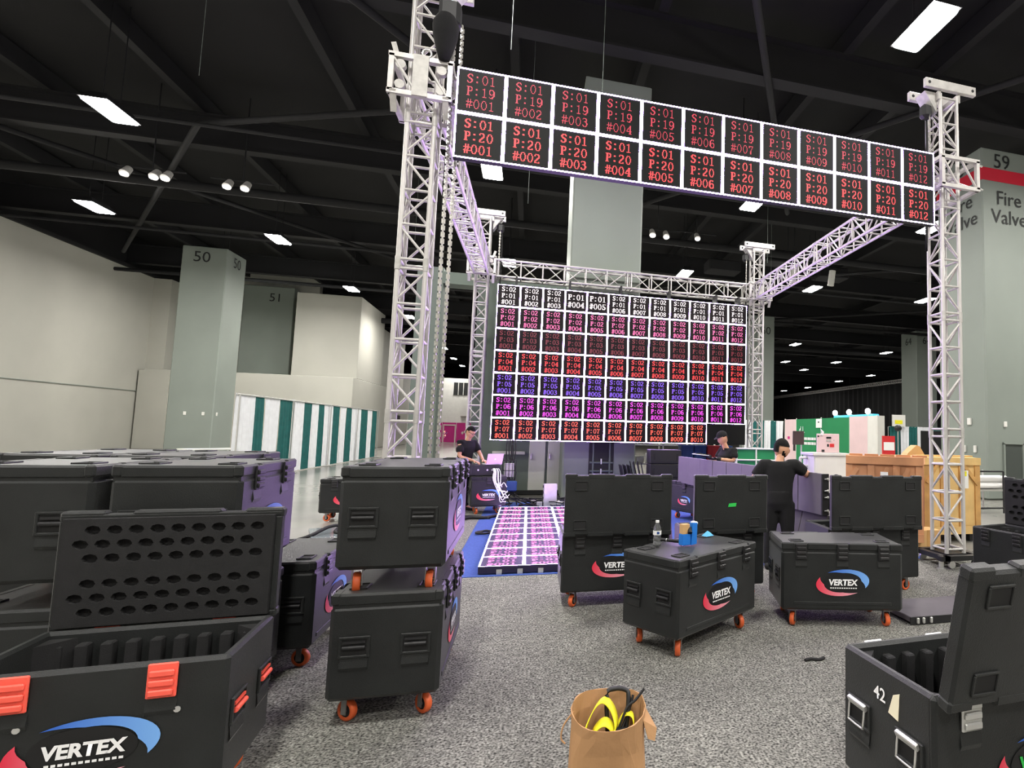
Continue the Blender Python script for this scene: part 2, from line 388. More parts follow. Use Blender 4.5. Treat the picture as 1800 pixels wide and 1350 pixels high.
column('column', 'distant grey column numbered 64 beside the black curtain', 30.4, 24.5, 1.9, 10.3, (('f', '64', 0.8, 0.95, 9.5), ('s', '64', 0.8, 0.95, 9.5)))
column('column', 'distant grey column numbered 60 behind the right rear truss tower', 15.9, 23.9, 1.9, 10.3, (('f', '60', 0.8, 1.2, 9.2),))
cc = column('column', 'wide grey column rising behind the middle of the LED wall', 1.62, 0.66, 1.76, 9.95)
MB().bx(0.2, 1.9, -0.03, 1.8, 9.95, 10.6, 0, 0.02).obj('column_cap', GREYC, cc)
nz = MB(); nz.bx(0.62, 1.22, -0.02, 0.0, 0, 1.45); nz.obj('pipe_niche', PRINTB, cc)
for x, z0, z1 in ((0.72, 0.1, 1.4), (1.12, 0.1, 1.4)): bar('niche_pipe', (x, -0.05, z0), (x, -0.05, z1), 0.025, GREYW, cc)
for z in (0.9, 0.7): bar('niche_pipe', (0.64, -0.05, z), (1.2, -0.05, z), 0.025, GREYW, cc)
for z in (0.62, 0.86): MB().bx(0.9, 0.93, -0.08, -0.02, z, z + 0.13).obj('niche_tag', PAPER, cc)

# ------------------------------------------------------------------ ceiling lamps
def make_lamp(glow):
    t = thing('ceiling_light', 'x', 'lamp')
    h = MB(); h.add([(-.3, -.62, 0), (.3, -.62, 0), (.3, .62, 0), (-.3, .62, 0), (-.16, -.45, .22), (.16, -.45, .22), (.16, .45, .22), (-.16, .45, .22)],
                    [(0, 3, 2, 1), (4, 5, 6, 7), (0, 1, 5, 4), (1, 2, 6, 5), (2, 3, 7, 6), (3, 0, 4, 7)]); h.obj('housing', BEAM, t)
    d = MB(); pts = []
    for cx, cy, a0 in ((.21, .51, 0), (-.21, .51, 90), (-.21, -.51, 180), (.21, -.51, 270)):
        for k in range(4):
            a = math.radians(a0 + k * 30); pts.append((cx + .07 * math.cos(a), cy + .07 * math.sin(a)))
    n = len(pts)
    d.add([(x, y, -.04) for x, y in pts] + [(x * 1.03, y * 1.03, -0.002) for x, y in pts], [list(range(n))[::-1]] + [(i, (i + 1) % n, n + (i + 1) % n, n + i) for i in range(n)])
    d.obj('diffuser', glow, t)
    bar('hanger_rod', (0, -.3, .2), (0, -.3, 3.0), 0.015, BEAM, t, 6); bar('hanger_rod', (0, .3, .2), (0, .3, 3.0), 0.015, BEAM, t, 6)
    return t
NEAR = [  # x, y, what the photograph shows it beside
    (7.7, -4.5, 'large lit high bay lamp at upper right above the right front tower'),
    (-9.7, 3.8, 'large lit high bay lamp at upper left above the beige wall'),
    (-14.9, 11.8, 'lit high bay lamp low over the top edge of the left beige wall'),
    (-9.74, 13.6, 'lit high bay lamp just above the number 50 column'),
    (-0.6, 4.15, 'lit high bay lamp peeking out under the left end of the red banner'),
    (7.75, 3.9, 'lit high bay lamp under the middle of the red banner'),
    (14.8, 3.83, 'lit high bay lamp beside the right end of the red banner'),
    (14.9, 13.0, 'lit high bay lamp under the right side truss beam'),
    (21.9, 13.0, 'lit high bay lamp seen just left of the right front tower'),
    (-0.42, 13.7, 'lit high bay lamp behind the left end of the rear truss beam'),
    (7.8, 12.6, 'lit high bay lamp above the middle of the rear truss beam'),
    (-9.3, 22.0, 'lit high bay lamp seen through the left front tower'),
    (-7.7, 29.5, 'lit high bay lamp left of the left front tower, above the block wall'),
]
FAR = [(22.3, 29.5), (31.9, 30.5), (31.4, 38.2), (31.6, 45.6), (41.7, 47.3), (42.2, 55.5), (43.4, 66.7), (43.2, 74.9), (-7.6, 45.2), (-7.7, 53.4), (-7.6, 60.8), (26.5, 40)]
FARL = ['first and highest of the far lamps right of the number 60 column', 'highest of the far lamps left of the number 64 column', 'far lamp second in height over the green booth',
        'far lamp low over the green booth near the number 60 column side', 'far lamp under the one beside the number 64 column', 'far lamp low over the pink end of the green booth',
        'far lamp lowest but one above the black curtain', 'lowest far lamp right above the silver curtain truss', 'highest of three far lamps beside the left rear tower',
        'middle of three far lamps beside the left rear tower', 'lowest of three far lamps beside the left rear tower', 'far lamp touching the edge of the number 60 column']
OFF = [(-0.5, -4.5), (-9.7, -4.5), (-0.5, -12.9), (7.7, -12.9), (-9.7, -12.9), (15.5, -4.5), (15.5, -12.9), (-16, -4.5), (-16, 3.0), (-15.5, 22), (22, 3.9), (31, 12), (22, -6), (50, 30), (55, 50), (-0.5, -19), (7.7, -19), (-17,-13), (1.0, 21.5), (8.0, 30)]
lamp0 = make_lamp(GLOW); lamp0.location = (*NEAR[0][:2], 9.4); tag(lamp0, NEAR[0][2], 'lamp', 'high bay ceiling lamps')
for x, y, lb in NEAR[1:]:
    l = copy_tree(lamp0); l.location = (x, y, 9.4); l['label'] = lb
for x, y in OFF:
    l = copy_tree(lamp0); l.location = (x, y, 9.4); l['label'] = 'high bay ceiling lamp out of view above the hall'; l['group'] = 'lamps outside the photograph'
lampf = make_lamp(GLOWF); lampf.location = (*FAR[0], 9.4); tag(lampf, FARL[0], 'lamp', 'high bay ceiling lamps')
for (x, y), lb in zip(FAR[1:], FARL[1:]):
    l = copy_tree(lampf); l.location = (x, y, 9.4); l['label'] = lb
def spot_cluster(label, x, y, z, heads, yaw=0.0):
    t = thing('spotlight_bar', label, 'spotlight', (x, y, z), yaw)
    bar('pipe', (-0.9, 0, 0.25), (0.9, 0, 0.25), 0.03, BEAM, t)
    bar('hanger_rod', (0, 0, 0.25), (0, 0, 12.4 - z), 0.02, BEAM, t)
    for u in heads:
        h = MB(); h.cyl((u, 0.0, 0.18), (u, -0.2, -0.06), 0.10, 12, 0, 0.13); ho = h.obj('lamp_head', ALUD, t)
        g = MB(); g.ell((u, -0.205, -0.065), (0.12, 0.04, 0.09), 12); g.obj('lens', SPOT, ho)
spot_cluster('pair of floodlights hanging left of the top of column 50', -11.0, 7.8, 9.3, (-0.6, 0.15, 0.45))
spot_cluster('pair of floodlights hanging dark above column 50 and right of its neighbours', -8.6, 7.9, 9.3, (-0.35, 0.15))
spot_cluster('small twin spotlights right of the middle grey column', 5.4, 8.0, 9.4, (-0.25, 0.3))
spot_cluster('single bright spotlight over the rear truss, under the red banner', 7.4, 9.4, 10.0, (0.0,))
spot_cluster('angled spotlight hidden half behind the bottom edge of the red banner', 7.0, 3.0, 9.3, (-0.1,))
spot_cluster('white cylinder spotlight hanging right of the right side truss beam', 12.8, 11.6, 9.4, ())
for (x, y, z, lb) in ((12.9, 11.3, 9.1, 'white cylindrical downlight hanging beside a lit lamp under the right beam'), (15.1, 11.5, 9.2, 'lone white cylindrical downlight hanging left of the right front tower')):
    t = thing('downlight', lb, 'lamp', (x, y, z)); MB().cyl((0, 0, 0), (0.05, -0.1, 0.75), 0.16, 12).obj('can', WHITEP, t); bar('hanger_rod', (0.05, -.1, 0.75), (0.05, -.1, 12.4 - z), 0.02, BEAM, t)

# ------------------------------------------------------------------ LED screens
GLY = {
'S': ('..####..', '.##..##.', '##....#.', '##......', '.###....', '..####..', '....###.', '.....##.', '#....##.', '##..##..', '.####...'),
'P': ('######..', '.##..##.', '.##...#.', '.##...#.', '.##..##.', '.#####..', '.##.....', '.##.....', '.##.....', '.##.....', '####....'),
':': ('........', '........', '..##....', '..##....', '........', '........', '........', '........', '..##....', '..##....', '........'),
'#': ('..#..#..', '..#..#..', '..#..#..', '########', '..#..#..', '..#..#..', '.#..#...', '########', '.#..#...', '.#..#...', '.#..#...'),
'0': ('..###...', '.#...#..', '.#...#..', '#.....#.', '#.....#.', '#.....#.', '#.....#.', '#.....#.', '.#...#..', '.#...#..', '..###...'),
'1': ('...#....', '.###....', '...#....', '...#....', '...#....', '...#....', '...#....', '...#....', '...#....', '...#....', '.#####..'),
'2': ('.####...', '#...##..', '#....#..', '.....#..', '....##..', '...##...', '..##....', '.##.....', '##......', '#....#..', '######..'),
'3': ('.####...', '#...##..', '.....#..', '....##..', '..###...', '....##..', '.....##.', '.....##.', '#....#..', '##..##..', '.####...'),
'4': ('....##..', '....##..', '...###..', '..#.##..', '.##.##..', '.#..##..', '#...##..', '#######.', '....##..', '....##..', '...####.'),
'5': ('.######.', '.#......', '.#......', '.#......', '.####...', '.#..##..', '.....##.', '.....##.', '#....##.', '##..##..', '.####...'),
'6': ('..####..', '.##..#..', '##......', '##......', '##.###..', '###..##.', '##....#.', '##....#.', '##....#.', '.##..##.', '..####..'),
'7': ('#######.', '##...#..', '#....#..', '....#...', '....#...', '...#....', '...#....', '..##....', '..##....', '..##....', '..##....'),
'8': ('..###...', '.#...#..', '#.....#.', '##....#.', '.##..#..', '..###...', '.#..##..', '#.....#.', '#.....#.', '.#...#..', '..###...'),
'9': ('.####...', '##..##..', '#....##.', '#....##.', '#....##.', '##..###.', '.###.##.', '.....##.', '....##..', '#..##...', '.####...'),
}
def led_text(mb, lines, size, heavy, y):
    """bitmap lettering like the test pattern of LED receiving cards, centred on the panel"""
    sc = size / 500.0
    ch, cw, lh, px = 128 * sc, 76 * sc, 140 * sc, 0.0
    gw = 66 * sc / 8; gh = 104 * sc / 11
    total = lh * len(lines)
    for li, ln in enumerate(lines):
        w_ = cw * len(ln); zt = total / 2 - li * lh - (lh - 104 * sc) / 2
        for ci, chh in enumerate(ln):
            x0 = -w_ / 2 + ci * cw + 5 * sc
            for r, row in enumerate(GLY[chh]):
                i = 0
                while i < 8:
                    if row[i] == '#':
                        j = i
                        while j < 8 and row[j] == '#': j += 1
                        e = heavy * gw
                        xa, xb, za, zb = x0 + i * gw - e * 0.3, x0 + j * gw + e, zt - r * gh, zt - (r + 1) * gh
                        mb.add([(xa, y, zb), (xb, y, zb), (xb, y, za), (xa, y, za)], [(0, 1, 2, 3)])
                        i = j
                    else: i += 1
PANELMESH = {}
def panel_mesh(face, lit=True, bw=0.018, dep=0.08):
    k = (face.name, lit, bw, dep)
    if k not in PANELMESH:
        b = MB(); h = 0.249
        b.bx(-h, h, 0, dep, -h, h, 0)
        if lit:
            y0, y1 = -0.002, 0.0
            for (xa, xb, za, zb) in ((-h, h, h - bw, h), (-h, h, -h, -h + bw), (-h, -h + bw, -h + bw, h - bw), (h - bw, h, -h + bw, h - bw)):
                b.add([(xa, y0, za), (xb, y0, za), (xb, y0, zb), (xa, y0, zb)], [(0, 1, 2, 3)], 1)
        PANELMESH[k] = b.mesh('led_panel', [face, GRID])
    return PANELMESH[k]
def led_panel(parent, face, loc, lines=None, tm=None, size=0.5, heavy=0.4, bw=0.018):
    p = link('led_panel', panel_mesh(face, lines is not None, bw), parent, loc)
    if lines:
        b = MB(); led_text(b, lines, size, heavy, -0.003); b.obj("lettering", tm, p)["kind"] = "stuff"
    return p
T_BAN1 = emit('text_banner_top', (1.0, 0.05, 0.11), 0.85)
T_BAN2 = emit('text_banner_bottom', (1.0, 0.05, 0.06), 1.5)
ban = thing('led_banner', 'long two row LED banner showing red S:01 test numbers between the front towers', 'screen', (-0.082, -6.826, 4.492))
for i in range(12):
    led_panel(ban, LEDDK, (0.25 + i * 0.5, 0, 0.75), ('S:01', 'P:19', '#%03d' % (i + 1)), T_BAN1, 0.5, 0.0)
    led_panel(ban, LEDDK, (0.25 + i * 0.5, 0, 0.25), ('S:01', 'P:20', '#%03d' % (i + 1)), T_BAN2, 0.5, 0.55)
for x in (0.5, 2.0, 3.5, 5.0, 5.8):
    MB().bx(x - 0.02, x + 0.02, 0.08, 0.22, 0.9, 1.0).obj('hanging_bracket', BLACKM, ban)
ROWC = [((1.0, 0.86, 0.88), 1.3), ((1.0, 0.16, 0.42), 1.2), ((0.42, 0.025, 0.055), 0.55), ((1.0, 0.045, 0.05), 1.2), ((0.26, 0.10, 1.0), 1.1), ((0.95, 0.06, 0.85), 1.2), ((1.0, 0.10, 0.06), 1.4)]
ROWM = [emit('text_wall_row_%d' % (i + 1), c_, s_) for i, (c_, s_) in enumerate(ROWC)]
wall = thing('led_wall', 'large LED wall of seven rows showing S:02 test numbers', 'screen', (0, 0, 1.40))
for j in range(7):
    z = 3.5 - 0.25 - j * 0.5
    for i in range(12):
        if j == 6 and i >= 10:
            led_panel(wall, LEDDK, (0.25 + i * 0.5, 0, z)); continue
        lines = ('S:02', 'P:%02d' % (j + 1), '#%03d' % (i + 1)); sz = 0.52
        if j == 0 and i in (3, 4): lines = lines[1:]; sz = 0.64
        led_panel(wall, LEDDK2, (0.25 + i * 0.5, 0, z), lines, ROWM[j], sz, 0.9, 0.018)
for x in (0.4, 1.6, 2.8, 4.0, 5.2, 5.8):
    MB().bx(x - 0.02, x + 0.02, 0.02, 0.3, 3.5, 3.72).obj('hanging_bracket', BLACKM, wall)
T_FLO = emit('text_floor', (1.0, 0.22, 0.62), 1.2)
FFACE = mat('led_floor_face', rgb(34, 28, 58), 0.6)
flo = thing('led_dance_floor', 'LED floor strip lying on the blue carpet, lit with white grid and pink numbers', 'screen', (0.336, -6.126, 0.0))
for j in range(10):
    for i in range(4):
        p = led_panel(flo, FFACE, (0.25 + i * 0.5, 0.25 + j * 0.5, 0.095), ('S:03', 'P:%02d' % (j + 1), '#%03d' % (i + 1)), T_FLO, 0.56, 1.3, 0.02)
        p.rotation_euler = (-PI / 2, 0, 0)
for i in range(8):
    MB().bx(0.2 + i * 0.23, 0.26 + i * 0.23, -0.02, 0.03, 0.0, 0.06).obj('foot', STEEL, flo)

# ------------------------------------------------------------------ truss
def truss(name, label, p0, p1, side, up, w_, h_, nseg, nbay, rc=0.026, rb=0.014, group=None):
    p0, p1 = Vector(p0), Vector(p1); ax = (p1 - p0); L = ax.length; ax.normalize(); side = Vector(side); up = Vector(up)
    t = thing(name, label, 'truss', p0, 0, group)
    def P(l, s, u): return ax * l + side * (s * w_ / 2) + up * (u * h_ / 2)
    cs = [(-1, -1), (1, -1), (1, 1), (-1, 1)]
    sl = L / nseg
    for s, u in cs: bar('chord', P(0, s, u), P(L, s, u), rc, ALU, t, 10)
    for k in range(nseg):
        a, b_ = k * sl + 0.05, (k + 1) * sl - 0.05; bl = (b_ - a) / nbay
        for q in range(4):
            c0, c1 = cs[q], cs[(q + 1) % 4]
            for i in range(nbay + 1):
                bar('rung', P(a + i * bl, *c0), P(a + i * bl, *c1), rb * 1.15, ALU, t)
                if i < nbay:
                    f, g = (c0, c1) if (i + q) % 2 else (c1, c0)
                    bar('diagonal', P(a + i * bl + 0.03, *f), P(a + (i + 1) * bl - 0.03, *g), rb, ALU, t)
        for s, u in cs:
            for l in (a - 0.05, b_ + 0.05):
                if 0.02 < l < L - 0.02:
                    pass
    # spigot collars where the segments join
    for k in range(1, nseg):
        for s, u in cs:
            c_ = P(k * sl, s, u); b = MB(); b.cyl(c_ - ax * 0.07, c_ + ax * 0.07, rc * 1.2, 10); b.obj('spigot', ALUD, t)
    return t
TX = {'l': -0.44, 'r': 6.33}; TYF, TYR = -6.5, 0.34
truss('truss_tower', 'tall aluminium truss tower at the front left, chains hanging beside it', (TX['l'], TYF, 0.16), (TX['l'], TYF, 6.55), (1, 0, 0), (0, 1, 0), 0.27, 0.27, 4, 4)
truss('truss_tower', 'aluminium truss tower at the front right before the wooden crates', (TX['r'], TYF, 0.16), (TX['r'], TYF, 6.5), (1, 0, 0), (0, 1, 0), 0.27, 0.27, 4, 4)
truss('truss_tower', 'rear left aluminium truss tower beside the LED wall and the laptop worker', (TX['l'] + .07, TYR, 0.16), (TX['l'] + .07, TYR, 6.5), (1, 0, 0), (0, 1, 0), 0.27, 0.27, 4, 4)
truss('truss_tower', 'rear right aluminium truss tower at the right edge of the LED wall', (TX['r'] + .07, TYR, 0.16), (TX['r'] + .07, TYR, 6.48), (1, 0, 0), (0, 1, 0), 0.27, 0.27, 4, 4)
ZB = 5.32
truss('truss_beam', 'left side truss beam running back from the front left tower', (TX['l'], TYF + 0.3, ZB), (TX['l'] + .07, TYR - 0.3, ZB), (1, 0, 0), (0, 0, 1), 0.3, 0.40, 2, 7)
truss('truss_beam', 'right side truss beam running back from the front right tower', (TX['r'], TYF + 0.3, ZB), (TX['r'] + .07, TYR - 0.3, ZB), (1, 0, 0), (0, 0, 1), 0.3, 0.40, 2, 7)
truss('truss_beam', 'rear truss beam carrying the LED wall', (TX['l'] + .37, TYR, ZB), (TX['r'] - .23, TYR, ZB), (0, 1, 0), (0, 0, 1), 0.3, 0.38, 2, 6)
truss('truss_beam', 'front truss beam behind the red LED banner', (TX['l'] + .3, TYF, ZB - 0.02), (TX['r'] - .3, TYF, ZB - 0.02), (0, 1, 0), (0, 0, 1), 0.3, 0.30, 2, 6)
def sleeve(label, x, y, z, plate=True):
    t = thing('sleeve_block', label, 'truss sleeve', (x, y, z)); h = 0.285; hz = 0.2
    for s in (-1, 1):
        b = MB()
        for zz in (-hz, hz): b.box((0, s * h, zz), (2 * h + 0.06, 0.05, 0.05))
        for xx in (-h, h): b.box((xx, s * h, 0), (0.05, 0.05, 2 * hz))
        b.obj('side_frame', ALU, t)
        for zz in (-hz, hz): MB().box((s * h, 0, zz), (0.05, 2 * h, 0.05)).obj('cross_bar', ALU, t)
        bar('diagonal', (-h, s * h, hz), (-0.02, s * h, -hz), 0.016, ALU, t); bar('diagonal', (0.02, s * h, hz), (h, s * h, -hz), 0.016, ALU, t)
        bar('diagonal', (s * h, -h, -hz), (s * h, h, hz), 0.016, ALU, t)
    if not plate:
        for zz in (-0.17, 0.17): bar('pin', (h, -h, zz), (h + 0.09, -h, zz - 0.02), 0.014, STEEL, t)
        return t
    MB().bx(-0.075, 0.075, -h - 0.035, -h - 0.02, -hz - 0.02, hz + 0.03).obj('centre_plate', ALUD, t)
    b = MB()
    for k in range(12):
        a0, a1 = 2 * PI * k / 12, 2 * PI * (k + 1) / 12
        b.cyl((0.05 + .045 * math.cos(a0), -h - 0.02, hz + .06 + .045 * math.sin(a0)), (0.05 + .045 * math.cos(a1), -h - 0.02, hz + .06 + .045 * math.sin(a1)), 0.014, 6)
    b.obj('lifting_eye', STEEL, t)
    for sx in (-1, 1):
        for zz in (-hz, hz):
            b = MB(); b.cyl((sx * 0.2, -h - .01, zz * 0.55), (sx * 0.2, -h + 0.05, zz * 0.55), 0.05, 12); b.obj('guide_wheel', ALUD, t)
        b = MB(); b.box((sx * (h - 0.03), -h + 0.02, hz + 0.05), (0.05, 0.02, 0.2), 0, 0, Euler((0, 0.3 * sx, 0))); b.obj('hinge_arm', ALUD, t)
        b = MB(); b.box((sx * (h - 0.03), -h + 0.03, -hz - 0.08), (0.06, 0.03, 0.22), 0, 0, Euler((0.5, 0, 0))); b.obj('gusset', ALUD, t)
    return t
sleeve('sleeve block with lifting eye clamped around the front left tower', TX['l'], TYF, ZB)
sleeve('sleeve block clamped around the front right tower at the banner end', TX['r'] + 0.04, TYF, ZB - 0.02, False)
sleeve('sleeve block on the rear left tower where beams meet', TX['l'] + .07, TYR, ZB)
sleeve('sleeve block on the rear right tower where beams meet', TX['r'] + .07, TYR, ZB)
def head_block(label, x, y, z, d):
    t = thing('head_block', label, 'truss head', (x, y, z))
    for s in (-1, 1):
        b = MB(); b.bx(-0.42, 0.42, s * 0.17 - 0.03, s * 0.17 + 0.03, 0.0, 0.13, 0, 0.006); b.obj('channel', ALU, t)
        for u in (-0.36, 0.36): b = MB(); b.cyl((u, s * 0.17 - 0.034, 0.065), (u, s * 0.17 + 0.034, 0.065), 0.022, 10); b.obj('sheave_pin', BLACKM, t)
    for u in (-0.16, 0.16): MB().bx(u - 0.02, u + 0.02, -0.16, 0.16, -0.12, 0.0).obj('foot_plate', ALUD, t)
    b = MB(); b.add([(d * 0.16, -0.1, 0), (d * 0.16, 0.1, 0), (d * 0.16, 0.1, -0.3), (d * 0.16, -0.1, -0.3), (d * 0.36, -0.1, 0), (d * 0.36, 0.1, 0)], [(0, 1, 2, 3), (0, 3, 4), (1, 5, 2), (3, 2, 5, 4), (0, 4, 5, 1)]); b.obj('gusset', ALUD, t)
    return t
head_block('white head block on top of the front left tower, cut by the frame', TX['l'], TYF, 6.58, 1)
head_block('white head block on top of the front right tower', TX['r'], TYF, 6.53, -1)
head_block('white head block on top of the rear left tower', TX['l'] + .1, TYR, 6.52, 1)
head_block('white head block on top of the rear right tower', TX['r'] + .07, TYR, 6.5, -1)
def chain_mesh(b, x, y, z0, z1, link_=0.05, r=0.007):
    n = int((z1 - z0) / (link_ * 0.72))
    for i in range(n):
        z = z1 - i * link_ * 0.72; o = 0.012
        if i % 2: pts = [(x - o, y), (x + o, y)]
        else: pts = [(x, y - o), (x, y + o)]
        (ax_, ay), (bx_, by) = pts
        b.add([(ax_ - r, ay - r, z), (ax_ + r, ay + r, z), (bx_ + r, by + r, z), (bx_ - r, by - r, z), (ax_ - r, ay - r, z - link_), (ax_ + r, ay + r, z - link_), (bx_ + r, by + r, z - link_), (bx_ - r, by - r, z - link_)],
              [(0, 1, 2, 3), (4, 7, 6, 5), (0, 4, 5, 1), (1, 5, 6, 2), (2, 6, 7, 3), (3, 7, 4, 0)])
def hoist(label, x, y, z, big=1.0, chains=(), bottom=0.9, bag=False):
    t = thing('chain_hoist', label, 'hoist', (x, y, z))
    b = MB(); b.box((0, 0, 0), (0.2 * big, 0.17 * big, 0.26 * big), 0, 0.04); b.obj('motor', BLACKM, t)
    b = MB(); b.tube([(0, 0, 0.13 * big), (0.03, 0, 0.2 * big), (0, 0, 0.27 * big), (-0.03, 0, 0.2 * big)], 0.009); b.obj('hook', STEEL, t)
    for (cx, cy) in chains:
        b = MB(); chain_mesh(b, cx, cy, bottom - z, -0.08 * big); o = b.obj('chain', CHAIN, t)
        o['kind'] = 'stuff'
    if bag:
        b = MB(); b.lathe([(0.0, -0.5), (0.05, -0.49), (0.085, -0.38), (0.125, -0.22), (0.135, -0.1), (0.09, 0.0), (0.05, 0.03)], (-0.02, -0.1, -0.1), 12); b.obj('chain_bag', CLOTHB, t)
    b = MB(); b.tube([(0.04, 0.03, -0.1), (0.05, 0.04, -0.8), (0.03, 0.05, -2.0), (0.05, 0.04, (bottom - z) * 0.6), (0.04, 0.05, bottom - z)], 0.016); b.obj('power_cable', BLACKR, t)
    return t
hoist('black chain hoist with a cloth chain bag at the front left tower', TX['l'] + 0.24, TYF - 0.22, 6.12, 1.1, ((0.06, -0.04), (0.13, 0.0)), 0.4, True)
hoist('black chain hoist hanging under the front right head block', TX['r'] - 0.27, TYF, 6.28, 0.8, ((0.02, -0.06), (0.14, 0.02)), 5.5)
hoist('black chain hoist hanging under the rear left head block', TX['l'] + 0.42, TYR, 6.3, 0.8, ((0.0, -0.06),), 5.4)
hoist('black chain hoist hanging under the rear right head block', TX['r'] - 0.25, TYR, 6.25, 0.8, ((0.0, -0.06),), 5.4)
t = thing('hoist_chain', 'loop of loose chain hanging down inside the front right tower', 'chain', (TX['r'], TYF, 0.3))
for dx, dy in ((-0.05, -0.04), (0.06, 0.06)):
    b = MB(); chain_mesh(b, dx, dy, 0.0, 6.0); b.obj('chain', CHAIN, t)['kind'] = 'stuff'
def tower_base(label, x, y):
    t = thing('tower_base', label, 'base', (x, y, 0))
    b = MB(); b.bx(-0.36, 0.36, -0.3, -0.22, 0.1, 0.16); b.bx(-0.36, 0.36, 0.22, 0.3, 0.1, 0.16); b.bx(-0.3, -0.22, -0.3, 0.3, 0.1, 0.16); b.bx(0.22, 0.3, -0.3, 0.3, 0.1, 0.16); b.bx(-0.16, 0.16, -0.16, 0.16, 0.12, 0.16); b.obj('frame', BLACKM, t)
    for sx in (-1, 1):
        for sy in (-1, 1):
            b = MB(); b.cyl((sx * 0.33, sy * 0.26, 0.0), (sx * 0.33, sy * 0.26, 0.1), 0.03, 10); b.cyl((sx * 0.33, sy * 0.26, 0.0), (sx * 0.33, sy * 0.26, 0.015), 0.06, 12); b.obj('jack', STEEL, t)
            for d in (-0.12,):
                b = MB(); b.cyl((sx * 0.18, sy * 0.27 - 0.015, 0.05), (sx * 0.18, sy * 0.27 + 0.015, 0.05), 0.05, 12); b.obj('caster', STEEL, t)
tower_base('black base frame with casters under the front right tower', TX['r'], TYF)
tower_base('black base frame under the front left tower', TX['l'], TYF)
tower_base('black base frame under the rear left tower', TX['l'] + .07, TYR)
tower_base('black base frame under the rear right tower', TX['r'] + .07, TYR)
# --- PART2

# ------------------------------------------------------------------ flight cases
def crescent(b, cx, cz, A, B, a_, b_i, ox, oz, t0, t1, tilt, y, mi, n=18):
    """band between an outer and an inner ellipse, pinched to points at both ends"""
    vs = []
    for i in range(n + 1):
        f = i / n; t = math.radians(t0 + (t1 - t0) * f)
        o = (A * math.cos(t), B * math.sin(t)); q = (ox + a_ * math.cos(t), oz + b_i * math.sin(t))
        wgt = min(1.0, math.sin(PI * f) * 1.6)
        q = (o[0] + (q[0] - o[0]) * wgt, o[1] + (q[1] - o[1]) * wgt)
        for p in (o, q):
            x = p[0] * math.cos(tilt) - p[1] * math.sin(tilt); z = p[0] * math.sin(tilt) + p[1] * math.cos(tilt)
            vs.append((cx + x, y, cz + z))
    b.add(vs, [(2 * i, 2 * i + 2, 2 * i + 3, 2 * i + 1) if t1 > t0 else (2 * i, 2 * i + 1, 2 * i + 3, 2 * i + 2) for i in range(n)], mi)
LOGO = {}
def logo(parent, loc, rz, k=1.0, green=False, flat=False):
    if not LOGO:
        b = MB(); vs = [(0.165 * math.cos(t * PI / 16), -0.001, 0.082 * math.sin(t * PI / 16)) for t in range(32)]; b.add(vs, [list(range(32))]); LOGO['black'] = b.mesh('logo_ground', LOGOK)
        b = MB(); crescent(b, 0, 0, 0.235, 0.112, 0.165, 0.082, 0, 0, 325, 122, 0.10, -0.002, 0); LOGO['blue'] = b.mesh('logo_blue_swoosh', LOGOBLUE)
        b = MB(); crescent(b, 0, 0, 0.235, 0.112, 0.165, 0.082, 0, 0, 145, 302, 0.10, -0.002, 0); LOGO['red'] = b.mesh('logo_red_swoosh', LOGORED)
        b = MB(); crescent(b, 0, 0, 0.235, 0.112, 0.165, 0.082, 0, 0, -35, 122, 0.10, -0.002, 0); LOGO['blue'] = b.mesh('logo_blue_swoosh', LOGOBLUE)
        me = text_mesh('VERTEX', 0.07, LOGOW, 0.003, 0.1); LOGO['text'] = me
        b = MB()
        for i in range(12): b.add([(-0.11 + i * 0.02, -0.003, -0.05), (-0.096 + i * 0.02, -0.003, -0.05), (-0.096 + i * 0.02, -0.003, -0.04), (-0.11 + i * 0.02, -0.003, -0.04)], [(0, 1, 2, 3)])
        LOGO['small'] = b.mesh('logo_small_print', LOGOW)
    g = link('logo', LOGO['black'], parent, loc, (0, 0, rz)); g.scale = (k, 1, k)
    for nm in ('blue', 'red', 'text', 'small'):
        o = link({'blue': 'blue_swoosh', 'red': 'red_swoosh', 'text': 'lettering', 'small': 'small_print'}[nm], LOGO[nm], g, (0, -0.004 if nm == 'text' else 0, 0.0))
        if nm == 'small': o['kind'] = 'stuff'
        if nm == 'text' and green:
            me = LOGO[nm].copy(); me.materials.clear(); me.materials.append(GREENT); o.data = me
    return g
PARTM = {}
def latch(parent, loc, rz, m):
    k = ('latch', m.name)
    if k not in PARTM:
        b = MB(); b.box((0, 0.0, 0.0), (0.098, 0.012, 0.135), 0, 0.004)
        for z in (-0.045, -0.008, 0.03): b.box((0, -0.010, z), (0.082, 0.014, 0.026), 0, 0.005)
        PARTM[k] = b.mesh('latch', m)
    return link('latch', PARTM[k], parent, loc, (0, 0, rz))
